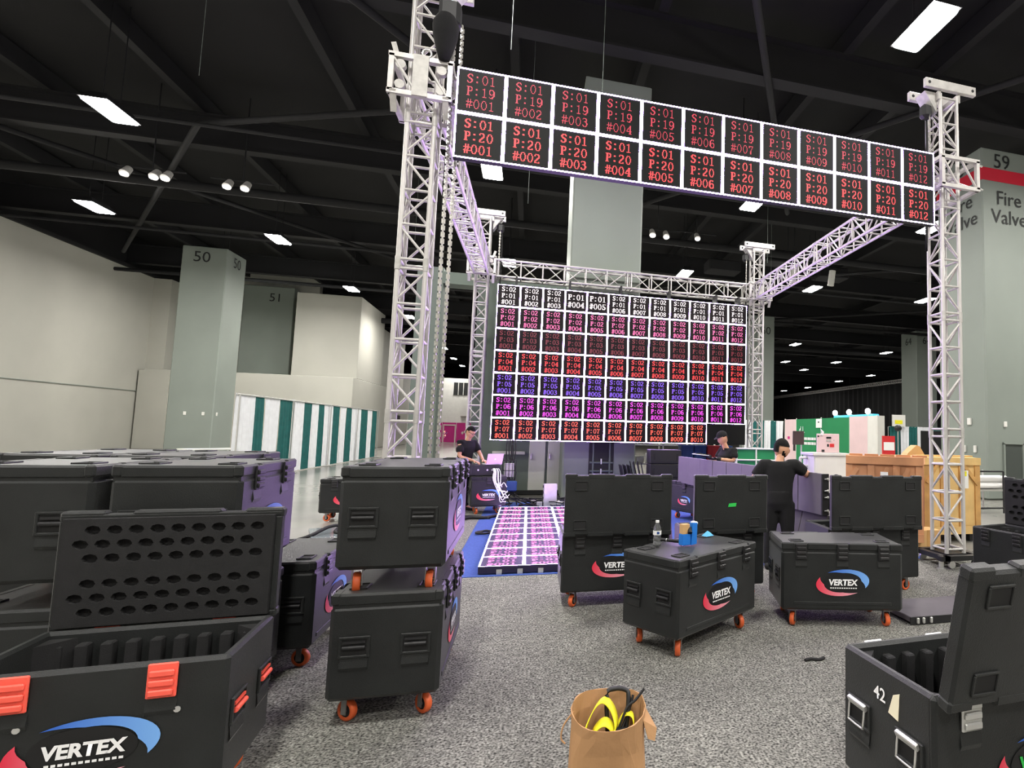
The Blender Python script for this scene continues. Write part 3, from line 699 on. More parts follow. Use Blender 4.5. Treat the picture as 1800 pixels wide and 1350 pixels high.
def handle(parent, loc, rz, m):
    k = ('cup', m.name)
    if k not in PARTM:
        b = MB(); hw, hh = 0.07, 0.05
        b.box((0, 0.0, 0), (2 * hw, 0.004, 2 * hh), 1)
        for z in (-hh, hh): b.box((0, -0.004, z), (2 * hw + 0.016, 0.012, 0.014), 0, 0.003)
        for x in (-hw, hw): b.box((x, -0.004, 0), (0.014, 0.012, 2 * hh), 0, 0.003)
        b.add([(-hw, 0, -hh - 0.008), (hw, 0, -hh - 0.008), (hw, 0, -hh - 0.075), (-hw, 0, -hh - 0.075), (-hw, -0.007, -hh - 0.06), (hw, -0.007, -hh - 0.06)], [(0, 4, 5, 1), (4, 3, 2, 5)], 0)
        PARTM[k] = b.mesh('handle_cup', [CASE, BLACKR])
        if m is STEEL:
            b = MB(); b.box((0, -0.014, 0.04), (hw * 1.7, 0.02, 0.03), 0, 0.004, Euler((0.5, 0, 0))); b.tube([(-hw * 0.72, -0.016, 0.03), (-hw * 0.72, -0.022, -0.035), (-hw * 0.6, -0.024, -0.045), (hw * 0.6, -0.024, -0.045), (hw * 0.72, -0.022, -0.035), (hw * 0.72, -0.016, 0.03)], 0.005, 8, 0, 2)
        else: b = MB(); b.cyl((-hw * 0.8, -0.012, 0.0), (hw * 0.8, -0.012, 0.0), 0.011, 10); b.box((0, -0.008, 0.026), (hw * 1.6, 0.008, 0.012))
        PARTM[('grip', m.name)] = b.mesh('grip', m)
    c_ = link('handle', PARTM[k], parent, loc, (0, 0, rz)); link('grip', PARTM[('grip', m.name)], c_)
def caster(parent, x, y, rz):
    if 'fork' not in PARTM:
        b = MB(); b.box((0, 0, 0.142), (0.09, 0.08, 0.012)); b.box((0.0, -0.026, 0.09), (0.035, 0.006, 0.1)); b.box((0, 0.026, 0.09), (0.035, 0.006, 0.1)); b.cyl((0, -0.03, 0.058), (0, 0.03, 0.058), 0.012, 8); PARTM['fork'] = b.mesh('caster', WHEELD)
        b = MB(); prof = [(0.036, -0.018), (0.052, -0.02), (0.058, -0.012), (0.058, 0.012), (0.052, 0.02), (0.036, 0.018), (0.036, -0.018)]
        b.M = Matrix.Translation((0, 0, 0.058)) @ Matrix.Rotation(PI / 2, 4, 'X'); b.lathe(prof, n=18); PARTM['wheel'] = b.mesh('wheel', WHEELO)
        b = MB(); b.cyl((0, -0.014, 0.058), (0, 0.014, 0.058), 0.037, 14); PARTM['hub'] = b.mesh('hub', BLACKM)
    c_ = link('caster', PARTM['fork'], parent, (x, y, 0), (0, 0, rz)); link('wheel', PARTM['wheel'], c_); link('hub', PARTM['hub'], c_)
def foam(L, W, holes=True):
    """foam lining of a lid: plate with rows of octagonal pockets, in x,z, facing -y"""
    b = MB(); dp = 0.03
    b.bx(-L / 2, L / 2, dp, dp + 0.01, 0.03, W - 0.03)
    for band in range(2):
        z0 = 0.05 + band * (W - 0.06) / 2; bh = (W - 0.12) / 2 - 0.02
        b.bx(-L / 2, L / 2, 0.0, dp, z0 + bh, z0 + bh + 0.03)
        b.bx(-L / 2, L / 2, 0.0, dp, z0 - 0.02, z0)
        for r in range(3):
            n = 9; cw = (L - 0.06) / (n + 0.5); chh = bh / 3; x0 = -L / 2 + 0.03 + (cw / 2 if r % 2 else 0)
            b.bx(-L / 2, x0, 0.0, dp, z0 + r * chh, z0 + (r + 1) * chh); b.bx(x0 + n * cw, L / 2, 0.0, dp, z0 + r * chh, z0 + (r + 1) * chh)
            for i in range(n):
                cx, cz = x0 + (i + .5) * cw, z0 + (r + .5) * chh
                R = [(cx + sx * cw / 2, cz + sz * chh / 2) for sx, sz in ((-1, -1), (0, -1), (1, -1), (1, 0), (1, 1), (0, 1), (-1, 1), (-1, 0))]
                O = [(cx + cw * 0.37 * math.cos(math.radians(225 + 45 * q)), cz + chh * 0.33 * math.sin(math.radians(225 + 45 * q))) for q in range(8)]
                vs = [(p[0], 0, p[1]) for p in R] + [(p[0], 0, p[1]) for p in O] + [(p[0], dp, p[1]) for p in O]
                b.add(vs, [(q, (q + 1) % 8, 8 + (q + 1) % 8, 8 + q) for q in range(8)] + [(8 + q, 8 + (q + 1) % 8, 16 + (q + 1) % 8, 16 + q) for q in range(8)])
    return b
def lid_mesh(L, W, th=0.062):
    """lid lying flat: hinge edge at y=0, outer face up"""
    k = ('lid', L, W)
    if k in PARTM: return PARTM[k]
    b = MB(); x = L / 2; e = 0.014
    b.bx(-x + 0.004, x - 0.004, e, W - e, th - 0.03, th, 0, 0.012)
    for (x0, x1, y0, y1) in ((-x + .004, x - .004, e, 0.04), (-x + .004, x - .004, W - 0.04, W - e), (-x + .004, -x + 0.034, 0.04, W - 0.04), (x - 0.034, x - .004, 0.04, W - 0.04)): b.bx(x0, x1, y0, y1, 0.0, th - 0.012, 0, 0.006)
    b.bx(-x + .03, x - .03, 0.03, W - 0.03, 0.01, th - 0.03, 1)
    # raised rim blocks, interrupted where the latches close
    for (u0, u1) in ((-x, -x * 0.78), (-x * 0.58, -x * 0.1), (x * 0.1, x * 0.58), (x * 0.78, x)) if L > 0.95 else ((-x, -x * 0.62), (-x * 0.4, x * 0.4), (x * 0.62, x)):
        b.bx(u0, u1, 0.0, 0.05, 0.002, th + 0.002, 0, 0.01); b.bx(u0, u1, W - 0.05, W, 0.002, th + 0.002, 0, 0.01)
    PARTM[k] = b.mesh('lid', [CASE, CASEIN]); return PARTM[k]
def wheel_cup():
    if 'cup' not in PARTM:
        b = MB()
        b.box((0, 0, 0.001), (0.1, 0.075, 0.004), 1)
        for y in (-0.04, 0.04): b.box((0, y, 0.004), (0.12, 0.012, 0.01), 0, 0.003)
        for x in (-0.056, 0.056): b.box((x, 0, 0.004), (0.012, 0.075, 0.01), 0, 0.003)
        PARTM['cup'] = b.mesh('wheel_cup', [CASE, BLACKR])
    return PARTM['cup']
ZS = 0.66  # height of the lid seam
def case(name, label, x, y, rz, L, W=0.58, z0=0.0, lid='closed', latches=LATCHB, grips=BLACKM, logos=(-1,), nlatch=3, tilt=0.0, green=False, group='wheeled flight cases', wheelrz=None, foam_lid=False, lk=1.0):
    t = thing(name, label, 'case', (x, y, z0), math.radians(rz), group)
    hx, hy = L / 2, W / 2
    if lid == 'closed':
        b = MB(); b.bx(-hx, hx, -hy, hy, 0.15, ZS - 0.004, 0, 0.022); b.bx(-hx + .01, hx - .01, -hy + .01, hy - .01, ZS - 0.02, ZS + 0.02)
        b.bx(-hx * 0.8, hx * 0.8, -hy - 0.004, hy + 0.004, 0.2, 0.225, 0, 0.002)
        b.obj('body', CASE, t)
    else:
        b = MB(); w_ = 0.04
        b.bx(-hx, hx, -hy, -hy + w_, 0.15, ZS + 0.03, 0, 0.015); b.bx(-hx, hx, hy - w_, hy, 0.15, ZS + 0.03, 0, 0.015)
        b.bx(-hx, -hx + w_, -hy + 0.01, hy - 0.01, 0.15, ZS + 0.03, 0, 0.012); b.bx(hx - w_, hx, -hy + 0.01, hy - 0.01, 0.15, ZS + 0.03, 0, 0.012)
        b.bx(-hx + .02, hx - .02, -hy + .02, hy - .02, 0.15, 0.2)
        b.obj('body', CASE, t)
        b = MB(); n = 9
        b.bx(-hx + w_, hx - w_, -hy + w_, hy - w_, 0.2, 0.24)
        for i in range(n):
            u = -hx + w_ + (i + .5) * (L - 2 * w_) / n
            for s in (-1, 1): b.bx(u - 0.022, u + 0.022, s * (hy - w_), s * (hy - w_ - 0.05), 0.24, ZS - 0.02, 0, 0.006)
        for s in (-1, 1):   # slanting foam corners
            for s2 in (-1, 1):
                b.add([(s * (hx - w_), s2 * (hy - w_), ZS), (s * (hx - w_ - 0.1), s2 * (hy - w_), ZS), (s * (hx - w_), s2 * (hy - w_ - 0.1), ZS), (s * (hx - w_), s2 * (hy - w_), 0.2), (s * (hx - w_ - 0.1), s2 * (hy - w_), 0.2), (s * (hx - w_), s2 * (hy - w_ - 0.1), 0.2)], [(0, 1, 2), (1, 4, 5, 2), (0, 3, 4, 1), (0, 2, 5, 3)])
        b.obj('foam_lining', CASEIN, t)
    lm = lid_mesh(L, W)
    if lid == 'closed': l = link('lid', lm, t, (0, -hy, ZS))
    elif lid == 'front': l = link('lid', lm, t, (0, -hy - 0.005, ZS + 0.01), (PI / 2 + tilt, 0, 0))
    else:
        l = link('lid', lm, t, (0, hy + 0.005, ZS + 0.01), (PI / 2 + tilt, 0, PI))
    for sx in (-1, 1):
        for yy in (0.11, W - 0.11): link('wheel_cup', wheel_cup(), l, (sx * (hx - 0.15), yy, 0.062))
    if foam_lid:
        foam(L - 0.06, W).obj('lid_foam', CASEIN, l, (0, W, -0.028), (PI / 2, 0, 0))
    us = [0] if nlatch == 1 else [(-0.34 + 0.68 * i / (nlatch - 1)) * L * (1.0 if nlatch == 3 else 0.75) for i in range(nlatch)]
    for s in (-1, 1):
        for u in us:
            zz = ZS - 0.012 if lid == 'closed' else ZS - 0.04
            latch(t, (u, s * (hy + 0.008), zz), 0 if s < 0 else PI, latches)
            w2 = 'slope'
            if w2 not in PARTM:
                b = MB(); b.add([(-0.05, 0, 0.0), (0.05, 0, 0), (0.05, 0, -0.07), (-0.05, 0, -0.07), (-0.05, -0.008, -0.05), (0.05, -0.008, -0.05)], [(0, 4, 5, 1), (4, 3, 2, 5), (0, 3, 4), (1, 5, 2)]); PARTM[w2] = b.mesh('latch_slope', CASE)
            link('latch_slope', PARTM[w2], t, (u, s * hy, zz - 0.068), (0, 0, 0 if s < 0 else PI))
        if s in logos: logo(t, (0, s * (hy + 0.003), 0.39 if lk == 1 else 0.37), 0 if s < 0 else PI, lk, green)
    for s in (-1, 1):
        for v in (-0.155, 0.155): handle(t, (s * (hx + 0.003), v, 0.44), PI / 2 if s > 0 else -PI / 2, grips)
    k = 0
    for sx in (-1, 1):
        for sy in (-1, 1):
            k += 1; caster(t, sx * (hx - 0.12), sy * (hy - 0.09), (random.random() * PI) if wheelrz is None else wheelrz + 0.25 * k)
    return t
CB = case('flight_case', 'open flight case with its lid up, in front of the LED floor strip', 1.685, -7.235, 0, 1.03, 0.58, 0, 'front', nlatch=3)
CK = case('flight_case', 'open flight case whose upright lid carries green tape', 2.79, -7.27, 2.5, 0.79, 0.58, 0, 'front', nlatch=2)
tp = MB(); tp.prism([(-0.045, 0.245), (0.04, 0.25), (0.045, 0.285), (-0.035, 0.28)], 0, 0.002)
lk_ = [o for o in CK.children if o.name.startswith('lid')][0]
tag(tp.obj('tape', GREENT, lk_, (0.0, 0.02, 0.068), (-PI / 2, 0, 0)), 'green tape strip')
CM = case('flight_case', 'open flight case with plain upright lid in front of the wooden crates', 4.475, -7.29, -2.5, 1.08, 0.58, 0, 'front', nlatch=3)
case('flight_case', 'closed flight case carrying the water bottle and blue tape', 2.188, -8.355, 35, 1.06, 0.58, wheelrz=0.4)
case('flight_case', 'closed flight case turned long side to us, right of the one with the bottle', 3.585, -8.20, -13.3, 1.07, 0.58, wheelrz=0.9)
case('flight_case', 'lower flight case of the two-high stack left of centre, end on', 0.10, -8.83, 90.5, 1.08, 0.575, nlatch=3, wheelrz=0.5)
case('flight_case', 'upper flight case of the two-high stack left of centre, on orange wheels', 0.10, -8.83, 90.5, 1.08, 0.57, 0.725 - 0.025, nlatch=3, wheelrz=-0.3)
case('flight_case', 'single closed flight case standing between the two stacks, violet side lit', -0.815, -8.06, 90, 0.92, 0.57, nlatch=2)
case('flight_case', 'upper right flight case of the left block, its violet lit side latched', -0.94, -8.995, 91.5, 0.77, 0.57, 0.7, nlatch=2, logos=(-1,), lk=0.9)
case('flight_case', 'lower right flight case of the left block, behind the open orange-latched case', -0.97, -8.995, 90, 0.77, 0.57, nlatch=2)
case('flight_case', 'upper left flight case of the left block, cut by the picture edge', -1.56, -9.03, 91.5, 0.77, 0.57, 0.7, nlatch=2)
case('flight_case', 'lower left flight case of the left block, dark gap above it', -1.57, -9.0, 90, 0.77, 0.57, nlatch=2)
case('flight_case', 'upper rear flight case of the left block, only its lid showing', -1.48, -7.98, 84, 0.9, 0.57, 0.7, nlatch=2)
case('flight_case', 'lower rear flight case of the left block', -1.48, -7.98, 88, 0.9, 0.57, nlatch=2)
case('flight_case', 'rear flight case of the left block with flat lid low over its neighbours', -2.12, -7.9, 84, 0.9, 0.57, 0.7, nlatch=2)
case('flight_case', 'lower rear flight case farthest left in the block', -2.12, -7.9, 88, 0.9, 0.57, nlatch=2)
CA = case('flight_case', 'open flight case with orange latches and a foam pocket lid, nearest left', -0.795, -9.855, 5, 0.88, 0.55, 0, 'back', LATCHR, LATCHR, nlatch=2, foam_lid=True)
for u, z in ((-0.2, 0.49), (0.28, 0.50)):
    b = MB(); b.cyl((0, 0, 0), (0, -0.004, 0), 0.012, 10); tag(b.obj('rivet', STEEL, CA, (u, -0.278, z)), 'pale round sticker')
CE = case('flight_case', 'open flight case at the right front, marked 42 with silver handles', 2.843, -10.735, 3.7, 1.07, 0.56, 0, 'front', STEEL, STEEL, nlatch=3, green=True, tilt=0.22)
me = text_mesh('42', 0.075, LOGOW, 0.001); tag(link('lettering', me, CE, (-0.54, 0.02, 0.575), (0.0, 0.0, -PI / 2)), 'white number 42')
b = MB(); b.prism([(-0.03, 0), (0.03, 0), (0.022, 0.11), (-0.012, 0.085)], 0, 0.002); tag(b.obj('tape', CREAM, CE, (-0.538, -0.06, 0.52), (0, 0.15, -PI / 2)), 'torn cream tape')
le = [o for o in CE.children if o.name.startswith('lid')][0]
b = MB(); b.prism([(-0.09, 0), (0.09, 0.01), (0.1, 0.05), (-0.08, 0.04)], 0, 0.002); tag(b.obj('tape', BLUET, le, (-0.05, 0.2, 0.068), (-PI / 2, 0, 0)), 'blue tape strip')
CN = case('flight_case', 'open flight case with pocketed lid at the far right edge', 6.08, -8.06, -80, 1.05, 0.56, 0, 'back', nlatch=3, foam_lid=True, logos=())
case('flight_case', 'small closed flight case alone on the floor behind the centre-left stack', -2.15, -1.75, 5, 0.9, 0.58, nlatch=2)
case('flight_case', 'violet lit flight case carrying the black rack and laptop', 0.07, -1.15, 10, 0.66, 0.58, nlatch=1, lk=0.95)
case('flight_case', 'closed flight case seen between two raised lids, logo facing left', 4.0, -2.42, -62.7, 0.78, 0.58, nlatch=1, lk=0.75)
case('flight_case', 'dark flight case hidden under the grey LED strip', 4.33, -4.9, -82, 1.07, 0.5, nlatch=3)

# ------------------------------------------------------------------ LED strip being put together
stp = thing('led_strip', 'row of grey unlit LED modules standing on edge between two workers', 'screen', (4.33, -6.75, 0.0), math.radians(98))
GM = None
for i in range(9):
    k = ('greypanel',)
    if k not in PARTM:
        b = MB(); b.bx(0.003, 0.497, 0, 0.06, 0.70, 1.199, 0, 0.004)
        PARTM[k] = b.mesh('led_module', LEDGREY)
    # modules run back along local x, their face turned to the camera side (+y local)
    link('led_module', PARTM[k], stp, (i * 0.4985, -0.03 + 0.004 * math.sin(i * 1.3), 0), (0, 0, 0.006 * math.sin(i * 0.9)))
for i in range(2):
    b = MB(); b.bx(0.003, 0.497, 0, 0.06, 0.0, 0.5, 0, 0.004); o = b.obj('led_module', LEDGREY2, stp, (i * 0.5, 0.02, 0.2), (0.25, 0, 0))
b = MB(); b.bx(-0.03, 0.0, -0.05, 0.05, 0.7, 1.2, 0, 0.005); b.obj('end_frame', BLACKM, stp)
for z in (0.76, 0.92, 1.0, 1.14):
    b = MB(); b.box((-0.045, -0.02, z), (0.02, 0.03, 0.03), 0, 0.006); b.cyl((-0.05, -0.02, z), (-0.05, 0.03, z), 0.007, 8); b.obj('clamp', STEEL, stp)
b = MB(); b.bx(0.1, 0.95, -0.14, -0.06, 0.0, 0.7); b.obj('support_stand', BLACKM, stp)
fp = thing('led_module', 'flat LED module lying face up right of the second closed case', 'panel', (4.68, -8.27, 0))
MB().bx(-0.5, 0.5, -0.25, 0.25, 0.02, 0.07, 0, 0.006).obj('module_face', LEDGREY, fp)
MB().bx(-0.51, 0.51, -0.262, -0.25, 0.005, 0.07).obj('edge_frame', BLACKM, fp)
for u in (-0.44, -0.38, -0.3, 0.2): MB().box((u, -0.27, 0.04), (0.025, 0.02, 0.05), 0, 0.005).obj('clamp', STEEL, fp)
fp = thing('led_module', 'glossy grey panel lying on the floor with a black strap over it', 'panel', (-1.75, -3.45, 0), math.radians(20))
MB().bx(-0.45, 0.45, -0.5, 0.5, 0.02, 0.07, 0, 0.006).obj('module_face', mat('gloss_grey', rgb(110, 118, 120), 0.2), fp)
MB().bx(-0.46, 0.46, -0.515, -0.5, 0.0, 0.06).obj('edge_frame', BLACKM, fp)
b = MB(); b.tube([(-0.75, -0.6, 0.02), (-0.55, -0.5, 0.03), (-0.35, -0.35, 0.08), (-0.2, -0.1, 0.16), (-0.08, 0.02, 0.15), (-0.1, -0.15, 0.09), (0.1, -0.25, 0.08), (0.2, -0.2, 0.08)], 0.025)
tag(b.obj('strap', BLACKR), 'black webbing strap lying across the glossy floor panel', 'strap').location = (-1.75, -3.45, 0)

# ------------------------------------------------------------------ people
def skin_body(verts, edges, radii, root=0):
    me = bpy.data.meshes.new('skeleton'); me.from_pydata([tuple(v) for v in verts], edges, [])
    o = bpy.data.objects.new('skeleton', me); COL.objects.link(o)
    sk = o.modifiers.new('skin', 'SKIN'); sk.use_smooth_shade = True
    for i, d in enumerate(me.skin_vertices[0].data):
        r = radii[i]; d.radius = (r, r) if not isinstance(r, tuple) else r
        d.use_root = (i == root)
    ss = o.modifiers.new('sub', 'SUBSURF'); ss.levels = 2; ss.render_levels = 2
    ev = o.evaluated_get(bpy.context.evaluated_depsgraph_get()); m2 = bpy.data.meshes.new_from_object(ev)
    bpy.data.objects.remove(o); bpy.data.meshes.remove(me); return m2
def absorb(mb, me, mi=0):
    mb.add([v.co.copy() for v in me.vertices], [list(p.vertices) for p in me.polygons], mi, True); bpy.data.meshes.remove(me)
def loft(mb, rings, mi=0, n=16, cap=True):
    vs = []
    for c_, A, B_ in rings:
        for i in range(n):
            t = 2 * PI * i / n
            ct, st = math.cos(t), math.sin(t)
            ct = math.copysign(abs(ct) ** 0.8, ct); st = math.copysign(abs(st) ** 0.8, st)
            vs.append(Vector(c_) + Vector(A) * ct + Vector(B_) * st)
    fs = [(j * n + i, j * n + (i + 1) % n, (j + 1) * n + (i + 1) % n, (j + 1) * n + i) for j in range(len(rings) - 1) for i in range(n)]
    if cap: fs += [list(range(n))[::-1], list(range((len(rings) - 1) * n, len(rings) * n))]
    mb.add(vs, fs, mi, True)
def garment(mb, name, m, parent, vox=0.013, it=8):
    me = mb.mesh(name, m); o = bpy.data.objects.new(name, me); COL.objects.link(o)
    r = o.modifiers.new('r', 'REMESH'); r.mode = 'VOXEL'; r.voxel_size = vox; r.use_smooth_shade = True
    q = o.modifiers.new('s', 'SMOOTH'); q.factor = 0.5; q.iterations = it
    m2 = bpy.data.meshes.new_from_object(o.evaluated_get(bpy.context.evaluated_depsgraph_get()))
    bpy.data.objects.remove(o); bpy.data.meshes.remove(me)
    m2.materials.clear(); m2.materials.append(m); m2.polygons.foreach_set('use_smooth', [True] * len(m2.polygons))
    return link(name, m2, parent)
def limb(mb, pts, rs, mi=0, n=12):
    P = [Vector(p) for p in pts]; rings = []
    for i, p in enumerate(P):
        d = (P[min(i + 1, len(P) - 1)] - P[max(i - 1, 0)]).normalized()
        a = d.cross(Vector((0.2, 0.1, 1)) if abs(d.z) < 0.9 else Vector((1, 0.1, 0))).normalized(); b_ = d.cross(a)
        rings.append((p, a * rs[i], b_ * rs[i]))
    loft(mb, rings, mi, n)
def hand(mb, wrist, direction, palm_n, mi=0, k=1.0, curl=0.5):
    """palm, four bent fingers of unequal length and a thumb from the side of the palm"""
    d = Vector(direction).normalized(); nrm = Vector(palm_n); nrm = (nrm - d * nrm.dot(d)).normalized(); s = d.cross(nrm)
    w_ = Vector(wrist); c_ = w_ + d * 0.05 * k
    loft(mb, [(w_ - d * 0.01, s * 0.026 * k, nrm * 0.018 * k), (w_ + d * 0.03 * k, s * 0.037 * k, nrm * 0.016 * k), (w_ + d * 0.075 * k, s * 0.042 * k, nrm * 0.014 * k), (w_ + d * 0.092 * k, s * 0.038 * k, nrm * 0.01 * k)], mi, 10)
    for i, (off, ln) in enumerate(((-0.031, 0.068), (-0.011, 0.08), (0.010, 0.075), (0.030, 0.06))):
        p0 = w_ + d * 0.085 * k + s * off * k; a = curl * 0.5
        p1 = p0 + (d * math.cos(a) + nrm * math.sin(a)) * ln * 0.45 * k
        p2 = p1 + (d * math.cos(a * 2.2) + nrm * math.sin(a * 2.2)) * ln * 0.32 * k
        p3 = p2 + (d * math.cos(a * 3.1) + nrm * math.sin(a * 3.1)) * ln * 0.25 * k
        limb(mb, [p0, p1, p2, p3], [0.0095 * k, 0.009 * k, 0.008 * k, 0.005 * k], mi, 8)
    p0 = w_ + d * 0.03 * k - s * 0.03 * k; p1 = p0 + (-s * 0.7 + d * 0.6 + nrm * 0.3) * 0.04 * k; p2 = p1 + (-s * 0.15 + d * 0.9 + nrm * 0.4) * 0.032 * k
    limb(mb, [p0, p1, p2], [0.012 * k, 0.0105 * k, 0.007 * k], mi, 8)
def head(mb, c_, fwd, up, mi_skin=0, mi_dark=1, mi_lip=2):
    f = Vector(fwd).normalized(); u = Vector(up); u = (u - f * u.dot(f)).normalized(); s = f.cross(u)   # s points to the figure's right
    c_ = Vector(c_); n, kk = 20, 14; vs = []
    for j in range(kk + 1):
        a = PI * j / kk; z = math.cos(a)
        for i in range(n):
            t = 2 * PI * i / n; x, y = math.sin(a) * math.sin(t), math.sin(a) * math.cos(t)
            sx = 0.076 * (1 - 0.28 * max(0, -z - 0.15)); sf = 0.097
            px, pf, pz = x * sx, y * sf, z * 0.12
            if y > 0 and z < -0.2: pf = pf * (1.0 + 0.12 * min(1, (-z - 0.2) * 2))
            if y > 0.85 and abs(x) < 0.2 and -0.25 < z < 0.05: pf += 0.016
            if y > 0.7 and 0.0 < z < 0.25 and 0.2 < abs(x) < 0.55: pf -= 0.008
            vs.append(c_ + s * px + f * pf + u * pz)
    mb.add(vs, [(j * n + i, (j + 1) * n + i, (j + 1) * n + (i + 1) % n, j * n + (i + 1) % n) for j in range(kk) for i in range(n)], mi_skin, True)
    E_ = Matrix((s, f, u)).transposed()
    def el(off, r, mi): mb.M, old = Matrix.Translation(c_) @ E_.to_4x4(), mb.M; mb.ell(off, r, 8, mi); mb.M = old
    el((0, 0.104, -0.02), (0.014, 0.02, 0.022), mi_skin)                       # nose
    for q in (-1, 1):
        el((q * 0.03, 0.084, 0.012), (0.014, 0.008, 0.008), mi_dark); el((q * 0.031, 0.088, 0.031), (0.018, 0.006, 0.005), mi_dark)   # eye, brow
        el((q * 0.078, -0.008, -0.005), (0.012, 0.022, 0.034), mi_skin)          # ear
    el((0, 0.1, -0.062), (0.024, 0.008, 0.007), mi_lip)
    return c_, E_
def hair(c_, E_, parent, base, beard=False, hi=1.08, fringe=0.02):
    mb = MB(); mb.M = Matrix.Translation(Vector(c_) - Vector(base)) @ E_.to_4x4(); n, kk = 24, 14; vs = []
    for j in range(kk + 1):
        a = PI * j / kk
        for i in range(n):
            t = 2 * PI * i / n; wob = 1 + 0.02 * math.sin(5 * t + j)
            vs.append((math.sin(a) * math.sin(t) * 0.083 * wob, math.sin(a) * math.cos(t) * 0.104 * wob - 0.004, math.cos(a) * 0.127 * hi / 1.05 + 0.006))
    fs = []
    for j in range(kk):
        for i in range(n):
            q = (j * n + i, (j + 1) * n + i, (j + 1) * n + (i + 1) % n, j * n + (i + 1) % n)
            cz = sum(vs[k][2] for k in q) / 4; cy = sum(vs[k][1] for k in q) / 4
            if cz > 0.06 + fringe * 0.5 or (cy < 0.015 and cz > 0.028) or (cy < -0.045 and cz > -0.045): fs.append(q)
            elif beard and ((-0.118 < cz < -0.075 and cy > -0.01) or (-0.118 < cz < -0.02 and -0.005 < cy < 0.03)): fs.append(q)
    mb.add(vs, fs, 0, True); return mb.obj('hair', HAIR, parent)
LIP = mat('lips', rgb(160, 95, 85), 0.5); EYEB = mat('eye_dark', rgb(40, 28, 24), 0.4)
def person(label, base, J, arms, face, up, neck_r=0.055, tattoo=False, glove=False, hat=False, glasses=False, beard=False, shirt_w=(0.165, 0.155, 0.19, 0.21), fwd=None, kneel=False, fringe=0.02):
    """J: world joints; arms: (palm direction, palm normal) per side"""
    b0 = Vector(base); g = {k: Vector(v) for k, v in J.items()}
    t = thing('person', label, 'person', base)
    V = []; R = []; Ed = []
    def add(p, r, par=None):
        V.append(Vector(p) - b0); R.append(r)
        if par is not None: Ed.append((par, len(V) - 1))
        return len(V) - 1
    pv = add(g['pelvis'], 0.12); sp = add((g['pelvis'] + g['chest']) / 2, 0.11, pv); ch = add(g['chest'], 0.125, sp); nk = add(g['neck'], neck_r, ch); add(g['head'] - Vector(up) * 0.03, neck_r * 1.0, nk)
    for s in 'LR':
        a = add(g['sh' + s], 0.048, ch); e = add(g['el' + s], 0.040, a); add(g['wr' + s], 0.029, e)
        h = add(g['hip' + s], 0.085, pv); k = add(g['kn' + s], 0.055, h); an = add(g['an' + s], 0.04, k); add(g['an' + s] + Vector(fwd) * 0.15 + Vector((0, 0, -0.045)), 0.035, an)
    mb = MB(); absorb(mb, skin_body(V, Ed, R))
    mb.M = Matrix.Translation(-b0)
    hc, E_ = head(mb, g['head'], face, up)
    if not glove:
        for s in 'LR': hand(mb, g['wr' + s], *arms[s], 0)
    if tattoo:
        for s in 'LR':
            limb(mb, [g['el' + s].lerp(g['sh' + s], 0.45), g['el' + s].lerp(g['sh' + s], 0.1), g['el' + s].lerp(g['wr' + s], 0.6)], [0.05, 0.047, 0.037], 3 if s == 'L' else 0)
    mb.M = Matrix.Identity(4)
    mb.obj('body', [SKIN, EYEB, LIP, TATTOO], t)
    # shirt: torso loft and two short sleeves
    side = (g['shR'] - g['shL']).normalized(); f_ = Vector(fwd)
    sb = MB(); sb.M = Matrix.Translation(-b0); axis = (g['neck'] - g['pelvis'])
    def ring(k, w_, d_): return (g['pelvis'] + axis * k, side * w_, f_ * d_)
    top = (g['shL'] + g['shR']) / 2
    loft(sb, [ring(-0.12, shirt_w[0], 0.125), ring(0.15, shirt_w[0] * 0.97, 0.12), ring(0.4, shirt_w[1], 0.118), ring(0.7, shirt_w[2], 0.128), (top + Vector((0, 0, 0.0)), side * (shirt_w[3] - 0.03), f_ * 0.1), (top + axis.normalized() * 0.045, side * 0.125, f_ * 0.085), (g['neck'] + axis.normalized() * 0.0, side * 0.072, f_ * 0.07)])
    for s in 'LR': limb(sb, [g['sh' + s].lerp(top, 0.5), g['sh' + s].lerp(top, 0.02), g['sh' + s].lerp(g['el' + s], 0.35), g['sh' + s].lerp(g['el' + s], 0.68)], [0.075, 0.083, 0.076, 0.07])
    garment(sb, 'shirt', CLOTHB, t)
    tb = MB(); tb.M = Matrix.Translation(-b0)
    hp = (g['hipL'] + g['hipR']) / 2
    loft(tb, [(hp + Vector((0, 0, -0.1)), side * 0.15, f_ * 0.1), (hp + Vector((0, 0, 0.0)), side * 0.175, f_ * 0.135), (hp + Vector((0, 0, 0.1)), side * 0.165, f_ * 0.125), (hp + Vector((0, 0, 0.15)), side * 0.155, f_ * 0.118)])
    for s in 'LR': limb(tb, [g['hip' + s], g['hip' + s].lerp(g['kn' + s], 0.5), g['kn' + s], g['kn' + s].lerp(g['an' + s], 0.5), g['an' + s] + Vector((0, 0, -0.02))], [0.105, 0.095, 0.075, 0.068, 0.06])
    garment(tb, 'trousers', CLOTHB, t, 0.014, 6)
    for s in 'LR':
        b = MB(); b.M = Matrix.Translation(g['an' + s] - b0)
        loft(b, [(-f_ * 0.07 + Vector((0, 0, -0.035)), side * 0.035, Vector((0, 0, 0.04))), (f_ * 0.0 + Vector((0, 0, -0.03)), side * 0.043, Vector((0, 0, 0.05))), (f_ * 0.12 + Vector((0, 0, -0.045)), side * 0.046, Vector((0, 0, 0.033))), (f_ * 0.2 + Vector((0, 0, -0.055)), side * 0.03, Vector((0, 0, 0.018)))])
        b.obj('shoe', BLACKR, t)
